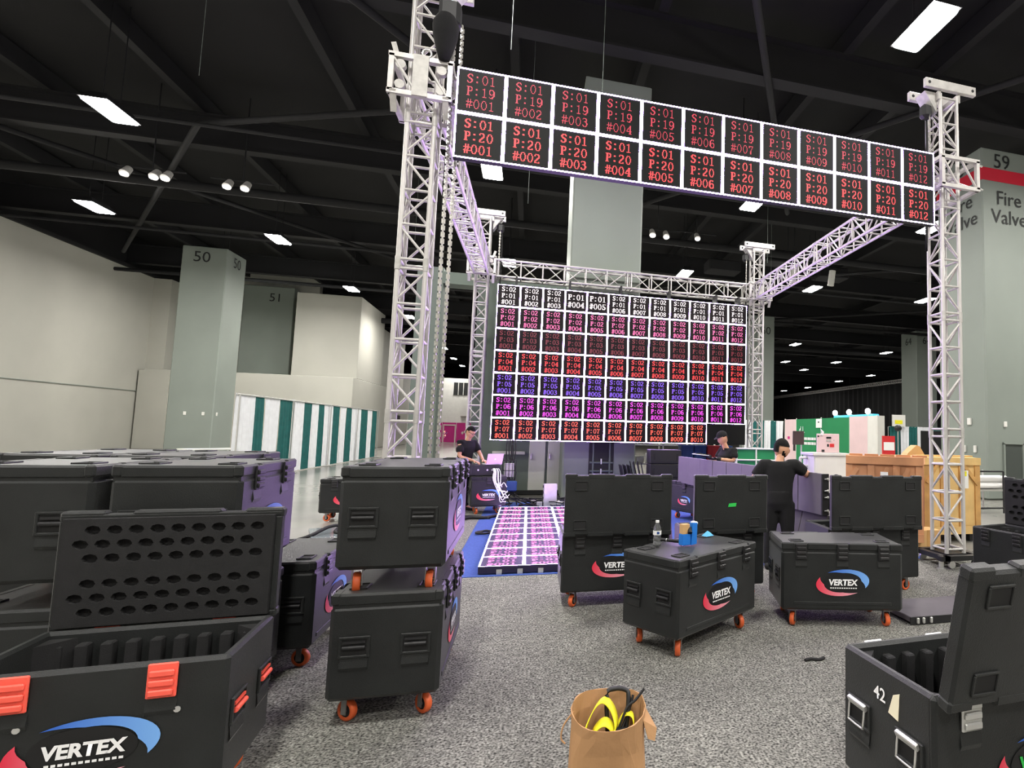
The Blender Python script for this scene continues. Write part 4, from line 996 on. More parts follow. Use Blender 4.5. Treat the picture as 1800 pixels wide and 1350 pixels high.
    if hat:
        b = MB(); b.M = Matrix.Translation(Vector(hc) - b0) @ E_.to_4x4()
        pr = [(0.086 * math.cos(a), 0.045 + 0.095 * math.sin(a)) for a in [i * PI / 16 for i in range(9)]]
        vs = []; n = 18
        for r_, z in pr:
            for i in range(n): vs.append((r_ * math.sin(2 * PI * i / n), r_ * 1.22 * math.cos(2 * PI * i / n), z))
        b.add(vs, [(j * n + i, j * n + (i + 1) % n, (j + 1) * n + (i + 1) % n, (j + 1) * n + i) for j in range(8) for i in range(n)], 0, True)
        vs = [(x * 0.075, 0.085 + 0.085 * (1 - x * x), 0.052 - 0.012 * (1 - x * x)) for x in (-1, -.6, -.2, .2, .6, 1)]
        vs2 = [(x * 0.075, 0.06, 0.056) for x in (-1, -.6, -.2, .2, .6, 1)]
        allv = vs + vs2 + [(v[0], v[1], v[2] - 0.006) for v in vs + vs2]
        b.add(allv, [(i, i + 1, 7 + i, 6 + i) for i in range(5)] + [(12 + i, 18 + i, 19 + i, 13 + i) for i in range(5)] + [(i, 12 + i, 13 + i, i + 1) for i in range(5)], 0)
        b.obj('cap', CLOTHB, t); hair(hc, E_, t, base, False, 0.9, 0.12)
    else: hair(hc, E_, t, base, beard, 1.08, fringe)
    if glasses:
        b = MB(); b.M = Matrix.Translation(Vector(hc) - b0) @ E_.to_4x4()
        for q in (-1, 1):
            b.tube([(q * 0.012, 0.108, 0.02), (q * 0.03, 0.107, 0.027), (q * 0.055, 0.098, 0.02), (q * 0.05, 0.1, 0.0), (q * 0.03, 0.108, -0.005), (q * 0.012, 0.11, 0.005), (q * 0.012, 0.108, 0.02)], 0.004)
            b.tube([(q * 0.056, 0.096, 0.018), (q * 0.078, 0.04, 0.018), (q * 0.082, -0.01, 0.012)], 0.004)
        b.tube([(-0.012, 0.11, 0.014), (0, 0.114, 0.017), (0.012, 0.11, 0.014)], 0.004); b.obj('glasses', BLACKM, t)
    if glove:
        for s in 'LR':
            b = MB(); b.M = Matrix.Translation(-b0); hand(b, g['wr' + s], *arms[s], 0, 1.15, 0.7); limb(b, [g['wr' + s].lerp(g['el' + s], 0.2), g['wr' + s]], [0.04, 0.036]); b.obj('glove', BLACKR, t)
    return t
V3 = Vector
# man at the laptop: standing behind the rack, looking down at the keyboard
f1 = V3((0.80, -0.60, 0)).normalized(); s1 = V3((f1.y, -f1.x, 0)); q1 = V3((-0.42, -0.88, 0))
person('man in black tee and dark glasses working at the laptop on the rack', (q1.x, q1.y, 0), dict(
    pelvis=q1 + V3((0, 0, 0.93)), chest=q1 + f1 * 0.05 + V3((0, 0, 1.22)), neck=q1 + f1 * 0.075 + V3((0, 0, 1.40)), head=q1 + f1 * 0.135 + V3((0, 0, 1.565)),
    shR=q1 + f1 * 0.06 + s1 * 0.19 + V3((0, 0, 1.35)), shL=q1 + f1 * 0.07 - s1 * 0.19 + V3((0, 0, 1.35)),
    elR=q1 + f1 * 0.10 + s1 * 0.23 + V3((0, 0, 1.09)), elL=q1 + f1 * 0.20 - s1 * 0.24 + V3((0, 0, 1.12)),
    wrR=q1 + f1 * 0.34 + s1 * 0.10 + V3((0, 0, 1.01)), wrL=q1 + f1 * 0.40 - s1 * 0.10 + V3((0, 0, 1.02)),
    hipR=q1 + s1 * 0.09 + V3((0, 0, 0.88)), hipL=q1 - s1 * 0.09 + V3((0, 0, 0.88)), knR=q1 + s1 * 0.1 + V3((0, 0, 0.48)) + f1 * 0.02, knL=q1 - s1 * 0.1 + V3((0, 0, 0.48)) + f1 * 0.02,
    anR=q1 + s1 * 0.11 + V3((0, 0, 0.08)), anL=q1 - s1 * 0.11 + V3((0, 0, 0.08))),
    {'R': (f1 * 0.9 - s1 * 0.2 + V3((0, 0, -0.25)), V3((0, 0, -1))), 'L': (f1 * 0.9 + s1 * 0.2 + V3((0, 0, -0.25)), V3((0, 0, -1)))},
    (f1 + V3((0, 0, -0.45))).normalized(), V3((0, 0, 1)), glasses=True, fwd=f1)
# man in the cap: behind the strip, facing left, both gloved hands out holding a white module cover
f2 = V3((-0.97, -0.22, 0)).normalized(); s2 = V3((f2.y, -f2.x, 0)); q2 = V3((4.27, -3.5, 0))
person('man in black cap, tee and gloves bent over the grey LED strip', (q2.x, q2.y, 0), dict(
    pelvis=q2 + V3((0, 0, 0.94)), chest=q2 + f2 * 0.0 + V3((0, 0, 1.22)), neck=q2 + f2 * 0.05 + V3((0, 0, 1.41)), head=q2 + f2 * 0.12 + V3((0, 0, 1.58)),
    shR=q2 + s2 * 0.19 + V3((0, 0, 1.35)), shL=q2 - s2 * 0.19 + V3((0, 0, 1.35)),
    elR=q2 + f2 * 0.12 + s2 * 0.22 + V3((0, 0, 1.16)), elL=q2 + f2 * 0.02 - s2 * 0.22 + V3((0, 0, 1.19)),
    wrR=q2 + f2 * 0.36 + s2 * 0.08 + V3((0, 0, 1.26)), wrL=q2 + f2 * 0.30 - s2 * 0.12 + V3((0, 0, 1.225)),
    hipR=q2 + s2 * 0.09 + V3((0, 0, 0.89)), hipL=q2 - s2 * 0.09 + V3((0, 0, 0.89)), knR=q2 + s2 * 0.1 + V3((0, 0, 0.48)), knL=q2 - s2 * 0.1 + V3((0, 0, 0.48)),
    anR=q2 + s2 * 0.11 + V3((0, 0, 0.08)), anL=q2 - s2 * 0.11 + V3((0, 0, 0.08))),
    {'R': (f2, V3((0, 0, 1))), 'L': (f2 + s2 * 0.1, V3((0, 0, 1)))}, (f2 + V3((0, 0, -0.4))).normalized(), V3((0, 0, 1)), hat=True, glove=True, fwd=f2)
# man seen from behind, head turned to the right
f3 = V3((0.42, 0.90, 0)).normalized(); s3 = V3((f3.y, -f3.x, 0)); q3 = V3((3.885, -6.42, 0))
person('man in black seen from behind leaning on the grey LED strip', (q3.x, q3.y, 0), dict(
    pelvis=q3 + V3((0, 0, 0.86)), chest=q3 + f3 * 0.03 + V3((0, 0, 1.14)), neck=q3 + f3 * 0.06 + V3((0, 0, 1.33)), head=q3 + f3 * 0.09 + s3 * 0.03 + V3((0, 0, 1.485)),
    shR=q3 + f3 * 0.04 + s3 * 0.2 + V3((0, 0, 1.285)), shL=q3 + f3 * 0.02 - s3 * 0.2 + V3((0, 0, 1.275)),
    elR=q3 + f3 * 0.15 + s3 * 0.36 + V3((0, 0, 1.16)), elL=q3 - f3 * 0.02 - s3 * 0.34 + V3((0, 0, 1.07)),
    wrR=q3 + f3 * 0.36 + s3 * 0.35 + V3((0, 0, 1.19)), wrL=q3 + f3 * 0.2 - s3 * 0.30 + V3((0, 0, 1.06)),
    hipR=q3 + s3 * 0.09 + V3((0, 0, 0.82)), hipL=q3 - s3 * 0.09 + V3((0, 0, 0.82)), knR=q3 + s3 * 0.11 + V3((0, 0, 0.45)), knL=q3 - s3 * 0.11 + V3((0, 0, 0.45)),
    anR=q3 + s3 * 0.13 + V3((0, 0, 0.08)), anL=q3 - s3 * 0.13 + V3((0, 0, 0.08))),
    {'R': (f3 + V3((0, 0, -0.3)), V3((0, 0, -1))), 'L': (f3 + V3((0, 0, -0.2)), s3)}, (s3 * 0.93 + f3 * 0.25 + V3((0, 0, -0.15))).normalized(), V3((0, 0, 1)), tattoo=True, beard=True, fwd=f3, shirt_w=(0.175, 0.175, 0.205, 0.225), fringe=-0.03)
# fourth worker crouching behind the strip's end
f4 = V3((-0.95, -0.3, 0)).normalized(); s4 = V3((f4.y, -f4.x, 0)); q4 = V3((4.93, -6.42, 0))
person('crouching worker in dark clothes half hidden behind the strip end', (q4.x, q4.y, 0), dict(
    pelvis=q4 + V3((0, 0, 0.42)), chest=q4 + f4 * 0.16 + V3((0, 0, 0.72)), neck=q4 + f4 * 0.24 + V3((0, 0, 0.89)), head=q4 + f4 * 0.30 + V3((0, 0, 1.04)),
    shR=q4 + f4 * 0.2 + s4 * 0.18 + V3((0, 0, 0.85)), shL=q4 + f4 * 0.2 - s4 * 0.18 + V3((0, 0, 0.85)),
    elR=q4 + f4 * 0.3 + s4 * 0.24 + V3((0, 0, 0.66)), elL=q4 + f4 * 0.27 - s4 * 0.26 + V3((0, 0, 0.82)),
    wrR=q4 + f4 * 0.42 + s4 * 0.15 + V3((0, 0, 0.72)), wrL=q4 + f4 * 0.34 - s4 * 0.3 + V3((0, 0, 0.68)),
    hipR=q4 + s4 * 0.1 + V3((0, 0, 0.40)), hipL=q4 - s4 * 0.1 + V3((0, 0, 0.40)), knR=q4 + f4 * 0.36 + s4 * 0.14 + V3((0, 0, 0.47)), knL=q4 + f4 * 0.33 - s4 * 0.14 + V3((0, 0, 0.3)),
    anR=q4 + f4 * 0.2 + s4 * 0.13 + V3((0, 0, 0.08)), anL=q4 + f4 * 0.02 - s4 * 0.13 + V3((0, 0, 0.08))),
    {'R': (f4, V3((0, 0, -1))), 'L': (f4, V3((0, 0, -1)))}, (f4 + V3((0, 0, -0.2))).normalized(), V3((0, 0, 1)), fwd=f4)
b = MB(); b.box((0, 0, 0), (0.26, 0.17, 0.012), 0, 0.004); b.box((-0.02, 0, 0.014), (0.2, 0.13, 0.014), 1, 0.004)
tag(b.obj('module_cover', [PAPER, BLACKM], None, (3.74, -3.57, 1.285), (0, 0.1, 0.2)), 'white flat cover held in the gloved hands', 'cover')

# ------------------------------------------------------------------ laptop desk and cables
t = thing('rack_unit', 'black equipment rack box lying on the violet lit flight case', 'rack', (-0.02, -1.12, 0.725), math.radians(10))
MB().bx(-0.32, 0.3, -0.24, 0.24, 0.0, 0.215, 0, 0.012).obj('shell', BLACKM, t)
for u in (-0.25, 0.23): MB().box((u, -0.245, 0.11), (0.04, 0.012, 0.16), 0, 0.004).obj('rack_ear', LATCHB, t)
for u in (-0.12, 0.05, 0.14): b = MB(); b.cyl((u, -0.24, 0.12), (u, -0.256, 0.12), 0.018, 10); b.obj('knob', STEEL, t)
t = thing('laptop', 'silver laptop open on the black rack, lid tinted pink', 'laptop', (0.14, -1.2, 0.945), math.radians(205))
MB().bx(-0.16, 0.16, -0.11, 0.11, 0.0, 0.014, 0, 0.004).obj('keyboard_base', WHITEP, t)
o = MB().bx(-0.16, 0.16, 0, 0.008, 0.0, 0.22, 0, 0.003).obj('screen_lid', mat('laptop_silver', rgb(220, 190, 215), 0.35), t, (0, 0.11, 0.012), (-0.35, 0, 0))  # silver with a pinkish base colour, no emission
b = MB(); b.ell((0, 0.012, 0.11), (0.022, 0.004, 0.024), 10); b.obj('lid_emblem', PAPER, o)
t = thing('cable_bundle', 'tangle of white data cables spilling from the rack over the case logo', 'cables', (0.3, -1.4, 0))
rnd = random.Random(3)
for i in range(9):
    a = rnd.uniform(-0.12, 0.12); e = rnd.uniform(0.0, 0.3); zz = rnd.uniform(0.25, 0.6)
    b = MB(); b.tube([(a * 0.5 - 0.06, -0.02, 0.88), (a * 0.6 - 0.03, -0.08, 0.82), (a * 0.7 - 0.02, -0.1, 0.66), (e * 0.3 - 0.02, -0.1, zz), (0.02 + e * 0.4, -0.09, zz - 0.1 + 0.08 * (i % 3)), (0.06 + e * 0.5, -0.06, zz - 0.03)], 0.008, 6); b.obj('cable', PAPER, t)
t = thing('cable_drop', 'black power cables hanging from the LED wall bottom left corner', 'cables', (0.42, -0.08, 0))
for i in range(6):
    b = MB(); x = -0.05 + i * 0.035
    b.tube([(x, 0.05, 1.42), (x + rnd.uniform(-.05, .05), 0, 1.1), (x + rnd.uniform(-.08, .08), -0.02, 0.7), (x + rnd.uniform(-.1, .15), -0.05, 0.25), (x + 0.1 * i, -0.12, 0.02)], 0.013, 6); b.obj('cable', BLACKR, t)
t = thing('distro_basket', 'small wire cage with blue pouch hanging among the black cables', 'basket', (0.44, -0.2, 0.55))
b = MB()
for u in range(5): b.cyl((-0.14 + u * 0.07, 0, 0.0), (-0.14 + u * 0.07, 0, 0.42), 0.006, 6); b.cyl((-0.14 + u * 0.07, 0.18, 0), (-0.14 + u * 0.07, 0.18, 0.42), 0.006, 6)
for zz in (0.0, 0.2, 0.42):
    b.cyl((-0.14, 0, zz), (0.14, 0, zz), 0.006, 6); b.cyl((-0.14, 0.18, zz), (0.14, 0.18, zz), 0.006, 6); b.cyl((-0.14, 0, zz), (-0.14, 0.18, zz), 0.006, 6); b.cyl((0.14, 0, zz), (0.14, 0.18, zz), 0.006, 6)
b.obj('wire_frame', BLACKM, t); MB().bx(-0.1, 0.1, 0.04, 0.14, 0.06, 0.36, 0, 0.01).obj('box', ALUD, t)
MB().bx(-0.04, 0.18, -0.03, 0.1, -0.24, -0.02, 0, 0.02).obj('pouch', BLUECRATE, t)
t = thing('cable_pile', 'heap of loose black cables on the floor under the LED wall', 'cables', (1.3, -0.35, 0))
for i in range(22):
    b = MB(); cx, cy = rnd.uniform(-0.9, 0.7), rnd.uniform(-0.35, 0.25); r_ = rnd.uniform(0.07, 0.2)
    b.tube([(cx + r_ * math.cos(a) * 1.3, cy + r_ * math.sin(a), 0.02 + 0.05 * rnd.random() + 0.06 * (i % 3)) for a in [k * 0.9 + i for k in range(8)]], 0.012, 5, 0, 2); b.obj('cable', BLACKR, t)
for i in range(5): MB().box((rnd.uniform(-0.8, 0.5), rnd.uniform(-0.3, 0.1), 0.08), (0.12, 0.08, 0.1), 0, 0.01).obj('connector_box', WHITEP if i % 2 else ALUD, t)
t = thing('processor_box', 'silver metal box standing upright in the cable heap', 'box', (1.32, -0.5, 0), math.radians(8))
MB().bx(-0.14, 0.14, -0.06, 0.06, 0.0, 0.5, 0, 0.008).obj('shell', ALU, t)
for zz in (0.08, 0.2, 0.32, 0.44): MB().box((-0.145, 0, zz), (0.02, 0.05, 0.05), 0, 0.004).obj('socket', BLACKM, t)
b = MB(); b.tube([(-0.4, -2.35, 0.03), (-0.15, -2.0, 0.03), (0.1, -2.05, 0.03), (0.35, -1.75, 0.03), (0.55, -1.55, 0.03), (0.9, -1.0, 0.04)], 0.03); b.tube([(-0.55, -1.7, 0.03), (-0.3, -1.9, 0.04), (-0.05, -1.85, 0.03), (0.2, -2.1, 0.03)], 0.02)
tag(b.obj('floor_cable', BLACKR), 'thick black cable lying at the foot of the violet lit case', 'cable', kind='stuff')
b = MB(); b.tube([(0.28, -3.6, 0.02), (0.36, -3.5, 0.04), (0.48, -3.52, 0.03), (0.44, -3.65, 0.03), (0.3, -3.68, 0.03), (0.25, -3.55, 0.03), (0.4, -3.42, 0.03)], 0.018)
tag(b.obj('cable_coil', BLACKR, None, (-0.15, 0.0, 0.004)), 'small black cable coil on the blue carpet edge', 'cable')
t = thing('mounting_bar', 'white strip light bar on the service wall behind the cables', 'bar', (0.3, 1.95, 1.05)); MB().bx(-0.35, 0.45, -0.05, 0.05, -0.04, 0.04, 0, 0.01).obj('bar_body', WHITEP, t)
# shelf, black boxes and chairs behind the wall's right half
t = thing('storage_shelf', 'white metal shelving behind the right half of the LED wall', 'shelf', (4.3, 1.6, 0))
for x in (-0.8, 0.0, 0.8, 1.6):
    for y in (0, 0.45): bar('upright', (x, y, 0), (x, y, 1.9), 0.025, WHITEP, t)
for zz in (0.3, 0.8, 1.3, 1.75): MB().bx(-0.85, 1.65, -0.03, 0.48, zz, zz + 0.03).obj('shelf_board', WHITEP, t)
for i in range(7): MB().bx(-0.7 + i * 0.3, -0.5 + i * 0.3, 0.05, 0.4, 0.83, 1.02 + 0.08 * (i % 3), 0, 0.01).obj('carton', PAPER if i % 2 else ALUD, t)
for i, (x, m_) in enumerate(((4.75, BLUECRATE), (5.1, BLUECRATE), (5.45, REDP), (5.8, BLUECRATE))):
    t = thing('storage_crate', ('blue crate by the white shelving, leftmost', 'blue crate next to the red one, behind the cap man', 'red crate between blue ones behind the cap man', 'blue crate rightmost behind the cap man')[i], 'crate', (x, 0.95, 0.95), 0, 'crates behind the strip')
    MB().bx(-0.16, 0.16, -0.15, 0.15, 0, 0.4, 0, 0.015).obj('bin', m_, t); MB().bx(-0.17, 0.17, -0.16, 0.16, 0.37, 0.4).obj('rim', m_, t)
    for k in range(3): MB().bx(-0.12 + k * 0.09, -0.07 + k * 0.09, -0.16, -0.15, 0.05, 0.33).obj('rib', m_, t)
t = thing('trestle_table', 'long table holding the plastic crates behind the strip', 'table', (5.3, 0.95, 0)); MB().bx(-0.9, 0.8, -0.25, 0.25, 0.91, 0.95).obj('tabletop', WHITEP, t)
for x in (-0.8, 0.7):
    for y in (-0.2, 0.2): bar('leg', (x, y, 0), (x, y, 0.92), 0.02, STEEL, t)
for i in range(4):
    t = thing('equipment_box', ('black equipment box, top of the dark pile', 'black equipment box second in the dark pile', 'black equipment box third in the dark pile', 'black equipment box at the bottom of the pile')[3 - i], 'box', (3.82, -0.5, 0.0 + i * 0.32), 0, 'black boxes under the LED wall')
    MB().bx(-0.36, 0.36, -0.2, 0.2, 0.0, 0.31, 0, 0.012).obj('shell', BLACKM, t); MB().bx(-0.32, 0.32, -0.206, -0.2, 0.04, 0.27).obj('front_panel', LATCHB, t)
    for s in (-1, 1): MB().box((s * 0.27, -0.21, 0.155), (0.03, 0.02, 0.14)).obj('handle', BLACKR, t)
for i in range(3):
    t = thing('folding_chair', ('folded black chair leaning at the left of the dark boxes', 'folded black chair second beside the dark boxes', 'folded black chair closest to the dark boxes')[i], 'chair', (3.22 + i * 0.09, -0.35, 0), 0, 'folded chairs')
    o = MB().box((0, 0, 0.78), (0.02, 0.4, 0.3), 0, 0.006).obj('backrest', BLACKM, t); o.rotation_euler = (0, -0.22, 0); o.location = (-0.17, 0, 0.0)
    o = MB().box((0.05, 0, 0.45), (0.03, 0.38, 0.36), 0, 0.006).obj('seat', BLACKM, t); o.rotation_euler = (0, -0.22, 0); o.location = (-0.08, 0, 0.02)
    for s in (-0.2, 0.2): bar('leg', (0.1, s, 0), (-0.12, s, 0.98), 0.012, BLACKM, t); bar('leg', (0.02, s, 0), (0.0, s, 0.6), 0.012, BLACKM, t)

# ------------------------------------------------------------------ drapes
def drape(name, label, spans, ax, top=2.44, lean=0.0, group='pipe and drape'):
    """spans: (start, end, material) along x or y at a fixed other coordinate"""
    a0, a1 = spans[0][0], spans[-1][1]
    t = thing(name, label, 'drape')
    P = (lambda l, o, z: (l, ax[1] + o, z)) if ax[0] == 'x' else (lambda l, o, z: (ax[1] + o, l, z))
    bar('crossbar', P(a0, 0, top), P(a1, 0, top), 0.025, STEEL, t)
    n = max(2, int((a1 - a0) / 3))
    for i in range(n + 1):
        l = a0 + (a1 - a0) * i / n; bar('upright_pole', P(l, 0.06, 0), P(l, 0.06, top), 0.022, STEEL, t); MB().bx(-0.2, 0.2, -0.2, 0.2, 0, 0.015).obj('base_plate', STEEL, t, P(l, 0.06, 0))
    for s, e, m_ in spans:
        b = MB(); k = max(8, int((e - s) * 14)); vs = []
        for j, z in enumerate((top + 0.03, top - 0.25, top * 0.5, 0.03)):
            for i in range(k + 1):
                u = i / k; am = (0.015, 0.03, 0.05, 0.065)[j]
                sq = 1.0 - (0.0, 0.04, 0.10, 0.14)[j]
                l = (s + e) / 2 + ((u - 0.5) * (e - s)) * sq + lean * (top - z)
                vs.append(P(l, -0.03 + am * math.sin(u * (e - s) * 26 + s), z))
        b.add(vs, [(j * (k + 1) + i, j * (k + 1) + i + 1, (j + 1) * (k + 1) + i + 1, (j + 1) * (k + 1) + i) for j in range(3) for i in range(k)], 0, True)
        b.obj('drape_panel', m_, t)
    return t
ys = [5.1, 6.19, 6.82, 7.87, 8.95, 9.96, 10.73, 11.32, 11.9, 12.94, 13.87, 14.73, 15.5, 16.9, 18.0, 18.94, 19.83]
drape('pipe_and_drape', 'long white and teal striped drape line before the beige block', [(ys[i], ys[i + 1], DRW if i % 2 == 0 else DRG) for i in range(16)], ('y', -7.0))
drape('pipe_and_drape', 'short white and teal drape beside the right rear tower', [(12.2, 12.75, DRW), (12.75, 13.43, DRG), (13.43, 13.81, DRW), (13.81, 14.15, DRG), (14.15, 14.6, DRW), (14.6, 14.85, DRK)], ('x', 15.7))
drape('pipe_and_drape', 'white and teal drape behind the crates at the right', [(24.4, 25.29, DRG), (25.29, 25.97, DRW), (25.97, 26.66, DRG), (26.66, 27.58, DRW), (27.58, 28.6, DRG), (28.6, 29.3, DRW), (29.3, 30.6, DRG), (30.6, 31.6, DRW)], ('x', 19.8))
t = thing('black_curtain', 'far black curtain hanging from a silver truss at the back of the hall', 'curtain', (48, 0, 0))
b = MB(); k = 300; vs = []
for z in (0.02, 8.9):
    for i in range(k + 1): vs.append((0.12 * math.sin(i * 0.9), 36 + i * 0.18, z))
b.add(vs, [(i, i + 1, k + 2 + i, k + 1 + i) for i in range(k)], 0, True); b.obj('cloth', DRK, t)
bb = MB()
for dx, dz in ((-0.25, 0), (0.25, 0), (0, 0.45)): bb.cyl((dx, 36, 9.0 + dz), (dx, 90, 9.0 + dz), 0.06, 6)
for i in range(108):
    y = 36 + i * 0.5; bb.cyl((-0.25, y, 9.0), (0.0, y + 0.25, 9.45), 0.035, 5); bb.cyl((0.0, y + 0.25, 9.45), (-0.25, y + 0.5, 9.0), 0.035, 5); bb.cyl((0.25, y, 9.0), (0.0, y + 0.25, 9.45), 0.035, 5)
o = bb.obj('hanging_truss', ALU, t); o['kind'] = 'stuff'
for i in range(9): bar('hanger_cable', (0, 38 + i * 6, 9.4), (0, 38 + i * 6, 12.4), 0.03, BEAM, t, 6)

# ------------------------------------------------------------------ far booths
t = thing('exhibit_booth', 'green booth wall with pink side panels and white lettering', 'booth', (13.0, 12.2, 0), -PI / 2)   # local x runs towards the camera, local -y faces the hall
def bpanel(x0, x1, m_, h=2.44): return MB().bx(x0 + 0.02, x1 - 0.02, 0, 0.05, 0.05, h).obj('wall_panel', m_, t)
bpanel(0, 1.2, PINKP); bpanel(1.2, 3.5, GREENP); bpanel(3.5, 5.72, GREENP); bpanel(5.72, 6.95, PINKP, 2.46); bpanel(6.95, 7.5, WHITEP, 2.46)
for x in (0, 1.2, 3.5, 5.72, 6.95, 7.5): bar('post', (x, 0.02, 0), (x, 0.02, 2.48), 0.025, WHITEP, t)
MB().bx(7.5, 7.55, 0, 0.3, 0.0, 2.46).obj('wall_panel', WHITEP, t)
link('lettering', text_mesh('d L', 0.42, LOGOW, 0.006), t, (1.8, -0.02, 1.93))
for z, x0, n in ((1.48, 2.0, 9), (1.27, 2.0, 9)):
    b = MB()
    for i in range(n): b.add([(x0 + i * 0.125, -0.02, z), (x0 + 0.1 + i * 0.125, -0.02, z), (x0 + 0.1 + i * 0.125, -0.02, z + 0.12), (x0 + i * 0.125, -0.02, z + 0.12)], [(0, 1, 2, 3)])
    o = b.obj('blurred_text_line', LOGOW, t); o['kind'] = 'stuff'
MB().bx(3.12, 3.62, -0.03, -0.01, 2.03, 2.42).obj('paper_sheet', PAPER, t); MB().bx(3.3, 3.42, -0.035, -0.03, 2.25, 2.3).obj('sheet_mark', PRINTB, t)
MB().bx(0.35, 0.55, -0.02, 0, 1.5, 1.62).obj('small_emblem', MAGENTA, t)
MB().bx(0.95, 1.15, -0.02, 0, 0.95, 1.25).obj('poster', LATCHB, t)
t = thing('cyan_lightbox', 'glowing cyan sign box with three lamps above the green booth', 'sign', (14.5, 8.7, 2.5))
MB().bx(0, 0.3, -1.6, 1.5, -0.25, 0.14, 0, 0.03).obj('light_panel', CYAN, t)
for y in (1.15, 0.0, -1.4):
    b = MB(); b.ell((-0.12, y, 0.25), (0.11, 0.13, 0.13), 10); b.obj('lamp_head', SPOT, t); bar('lamp_arm', (-0.12, y, 0.24), (0.1, y, 0.1), 0.02, STEEL, t)
for y in (-1.3, 1.2): bar('leg', (0.15, y, -2.5), (0.15, y, -0.2), 0.04, STEEL, t)
t = thing('magenta_booth', 'far magenta booth wall with a framed doorway left of the rear tower', 'booth', (-9.2, 52, 0))
for (x0, x1) in ((0, 0.9), (0.9, 2.35), (2.35, 3.7), (3.7, 5.2)): MB().bx(x0 + .02, x1 - .02, 0, 0.1, 0.05, 2.2).obj('wall_panel', MAGENTA, t)
MB().bx(1.0, 2.3, -0.1, 0, 1.85, 2.0).obj('door_frame', PINKP, t)
for x in (1.0, 2.2): MB().bx(x, x + 0.12, -0.1, 0, 0, 1.9).obj('door_frame', PINKP, t)
b = MB()
for i in range(3): b.ell((3.0 + i * 0.25, -0.03, 1.1 + 0.12 * (i % 2)), (0.13, 0.02, 0.16), 8)
o = b.obj('white_print', PINKP, t); o['kind'] = 'stuff'
t = thing('green_counter', 'low green booth frame with white rails behind the right rear tower', 'counter', (5.75, -0.35, 0), math.radians(-8))
MB().bx(-0.1, 0.85, 0, 0.04, 0.2, 1.3).obj('front_panel', GREENP, t)
for zz in (0.2, 0.75, 1.05, 1.32): bar('rail', (-0.12, -0.02, zz), (0.87, -0.02, zz), 0.022, WHITEP, t)
for x in (-0.1, 0.38, 0.86): bar('post', (x, -0.02, 0), (x, -0.02, 1.34), 0.022, WHITEP, t)
t = thing('white_counter', 'white counter cabinet left of the brown crate', 'counter', (7.2, -2.0, 0))
MB().bx(-0.4, 0.42, 0, 0.5, 0.0, 1.24, 0, 0.006).obj('cabinet', WHITEP, t); MB().bx(-0.44, 0.46, -0.03, 0.54, 1.24, 1.3, 0, 0.006).obj('countertop', WHITEP, t); MB().bx(-0.38, 0.4, -0.012, 0, 0.05, 1.2).obj('door', WHITEP, t)
t = thing('side_frame', 'slim white metal frame beside the white counter', 'frame', (6.62, -1.7, 0))
for x in (0, 0.28): bar('post', (x, 0, 0), (x, 0, 1.18), 0.025, WHITEP, t)
for zz in (0.6, 1.0, 1.18): bar('rail', (0, 0, zz), (0.28, 0, zz), 0.03, WHITEP, t)
t = thing('sticker_board', 'pale pink board with small stickers standing on the white counter', 'board', (7.25, -1.8, 1.30))
MB().bx(-0.27, 0.29, 0, 0.03, 0, 0.42, 0, 0.01).obj('panel', PINKP, t)
for (x, z, w_, h_, m_) in ((0.02, 0.33, 0.12, 0.04, LATCHB), (0.02, 0.265, 0.12, 0.04, ALUD), (0.1, 0.16, 0.11, 0.075, REDP), (0.0, 0.16, 0.04, 0.06, LATCHB), (-0.12, 0.04, 0.07, 0.05, PRINTB), (-0.24, 0.36, 0.04, 0.03, PRINTB), (0.15, 0.28, 0.03, 0.03, ALUD)):
    MB().box((x, -0.004, z), (w_, 0.006, h_), 0, 0.001).obj('sticker', m_, t)
b = MB(); b.prism([(-0.2, 0.38), (-0.12, 0.38), (-0.1, 0.46), (-0.19, 0.53), (-0.16, 0.45)], -0.01, 0.0); b.obj('paper_flag', PAPER, t)
t = thing('monitor', 'dark square monitor on a thin stand behind the turned man', 'monitor', (6.95, -1.0, 0))
MB().bx(-0.14, 0.14, 0, 0.04, 1.45, 1.77, 0, 0.005).obj('screen', mat('monitor_dark', rgb(62, 48, 46), 0.35), t); bar('pole', (0.08, 0.03, 0.02), (0.08, 0.03, 1.5), 0.02, STEEL, t); MB().bx(-0.15, 0.25, -0.15, 0.2, 0, 0.02).obj('base', STEEL, t)
t = thing('poster_stand', 'red and white poster stand right of the green booth', 'sign', (11.56, 2.0, 0))
MB().bx(-0.22, 0.22, 0, 0.04, 1.12, 1.72).obj('board', REDP, t); MB().bx(-0.19, 0.19, -0.01, 0, 1.28, 1.53).obj('white_field', PAPER, t); bar('pole', (0, 0.05, 0), (0, 0.05, 1.2), 0.02, STEEL, t); MB().bx(-0.2, 0.2, -0.2, 0.2, 0, 0.02).obj('base', STEEL, t)
t = thing('sign_panel', 'white panel with a yellow label above the right drape', 'sign', (24.9, 19.4, 0))
MB().bx(-0.5, 0.52, 0, 0.06, 2.46, 3.24).obj('board', WHITEP, t); MB().bx(-0.3, 0.28, -0.02, 0, 2.62, 2.88).obj('yellow_label', YEL, t); bar('pole', (0, 0.1, 0), (0, 0.1, 2.6), 0.03, STEEL, t)
t = thing('loudspeaker', 'small dark round loudspeaker on a pole over the red poster', 'speaker', (13.6, 4.3, 0)); b = MB(); b.ell((0, 0, 2.02), (0.13, 0.13, 0.12), 12); b.obj('speaker_body', BLACKM, t); bar('pole', (0, 0, 0), (0, 0, 1.95), 0.02, STEEL, t)
t = thing('folding_table', 'white topped folding table seen low over the left case block', 'table', (-9.6, 9.5, 0), math.radians(48)); MB().bx(-0.75, 0.75, -0.35, 0.35, 0.71, 0.75).obj('tabletop', WHITEP, t)
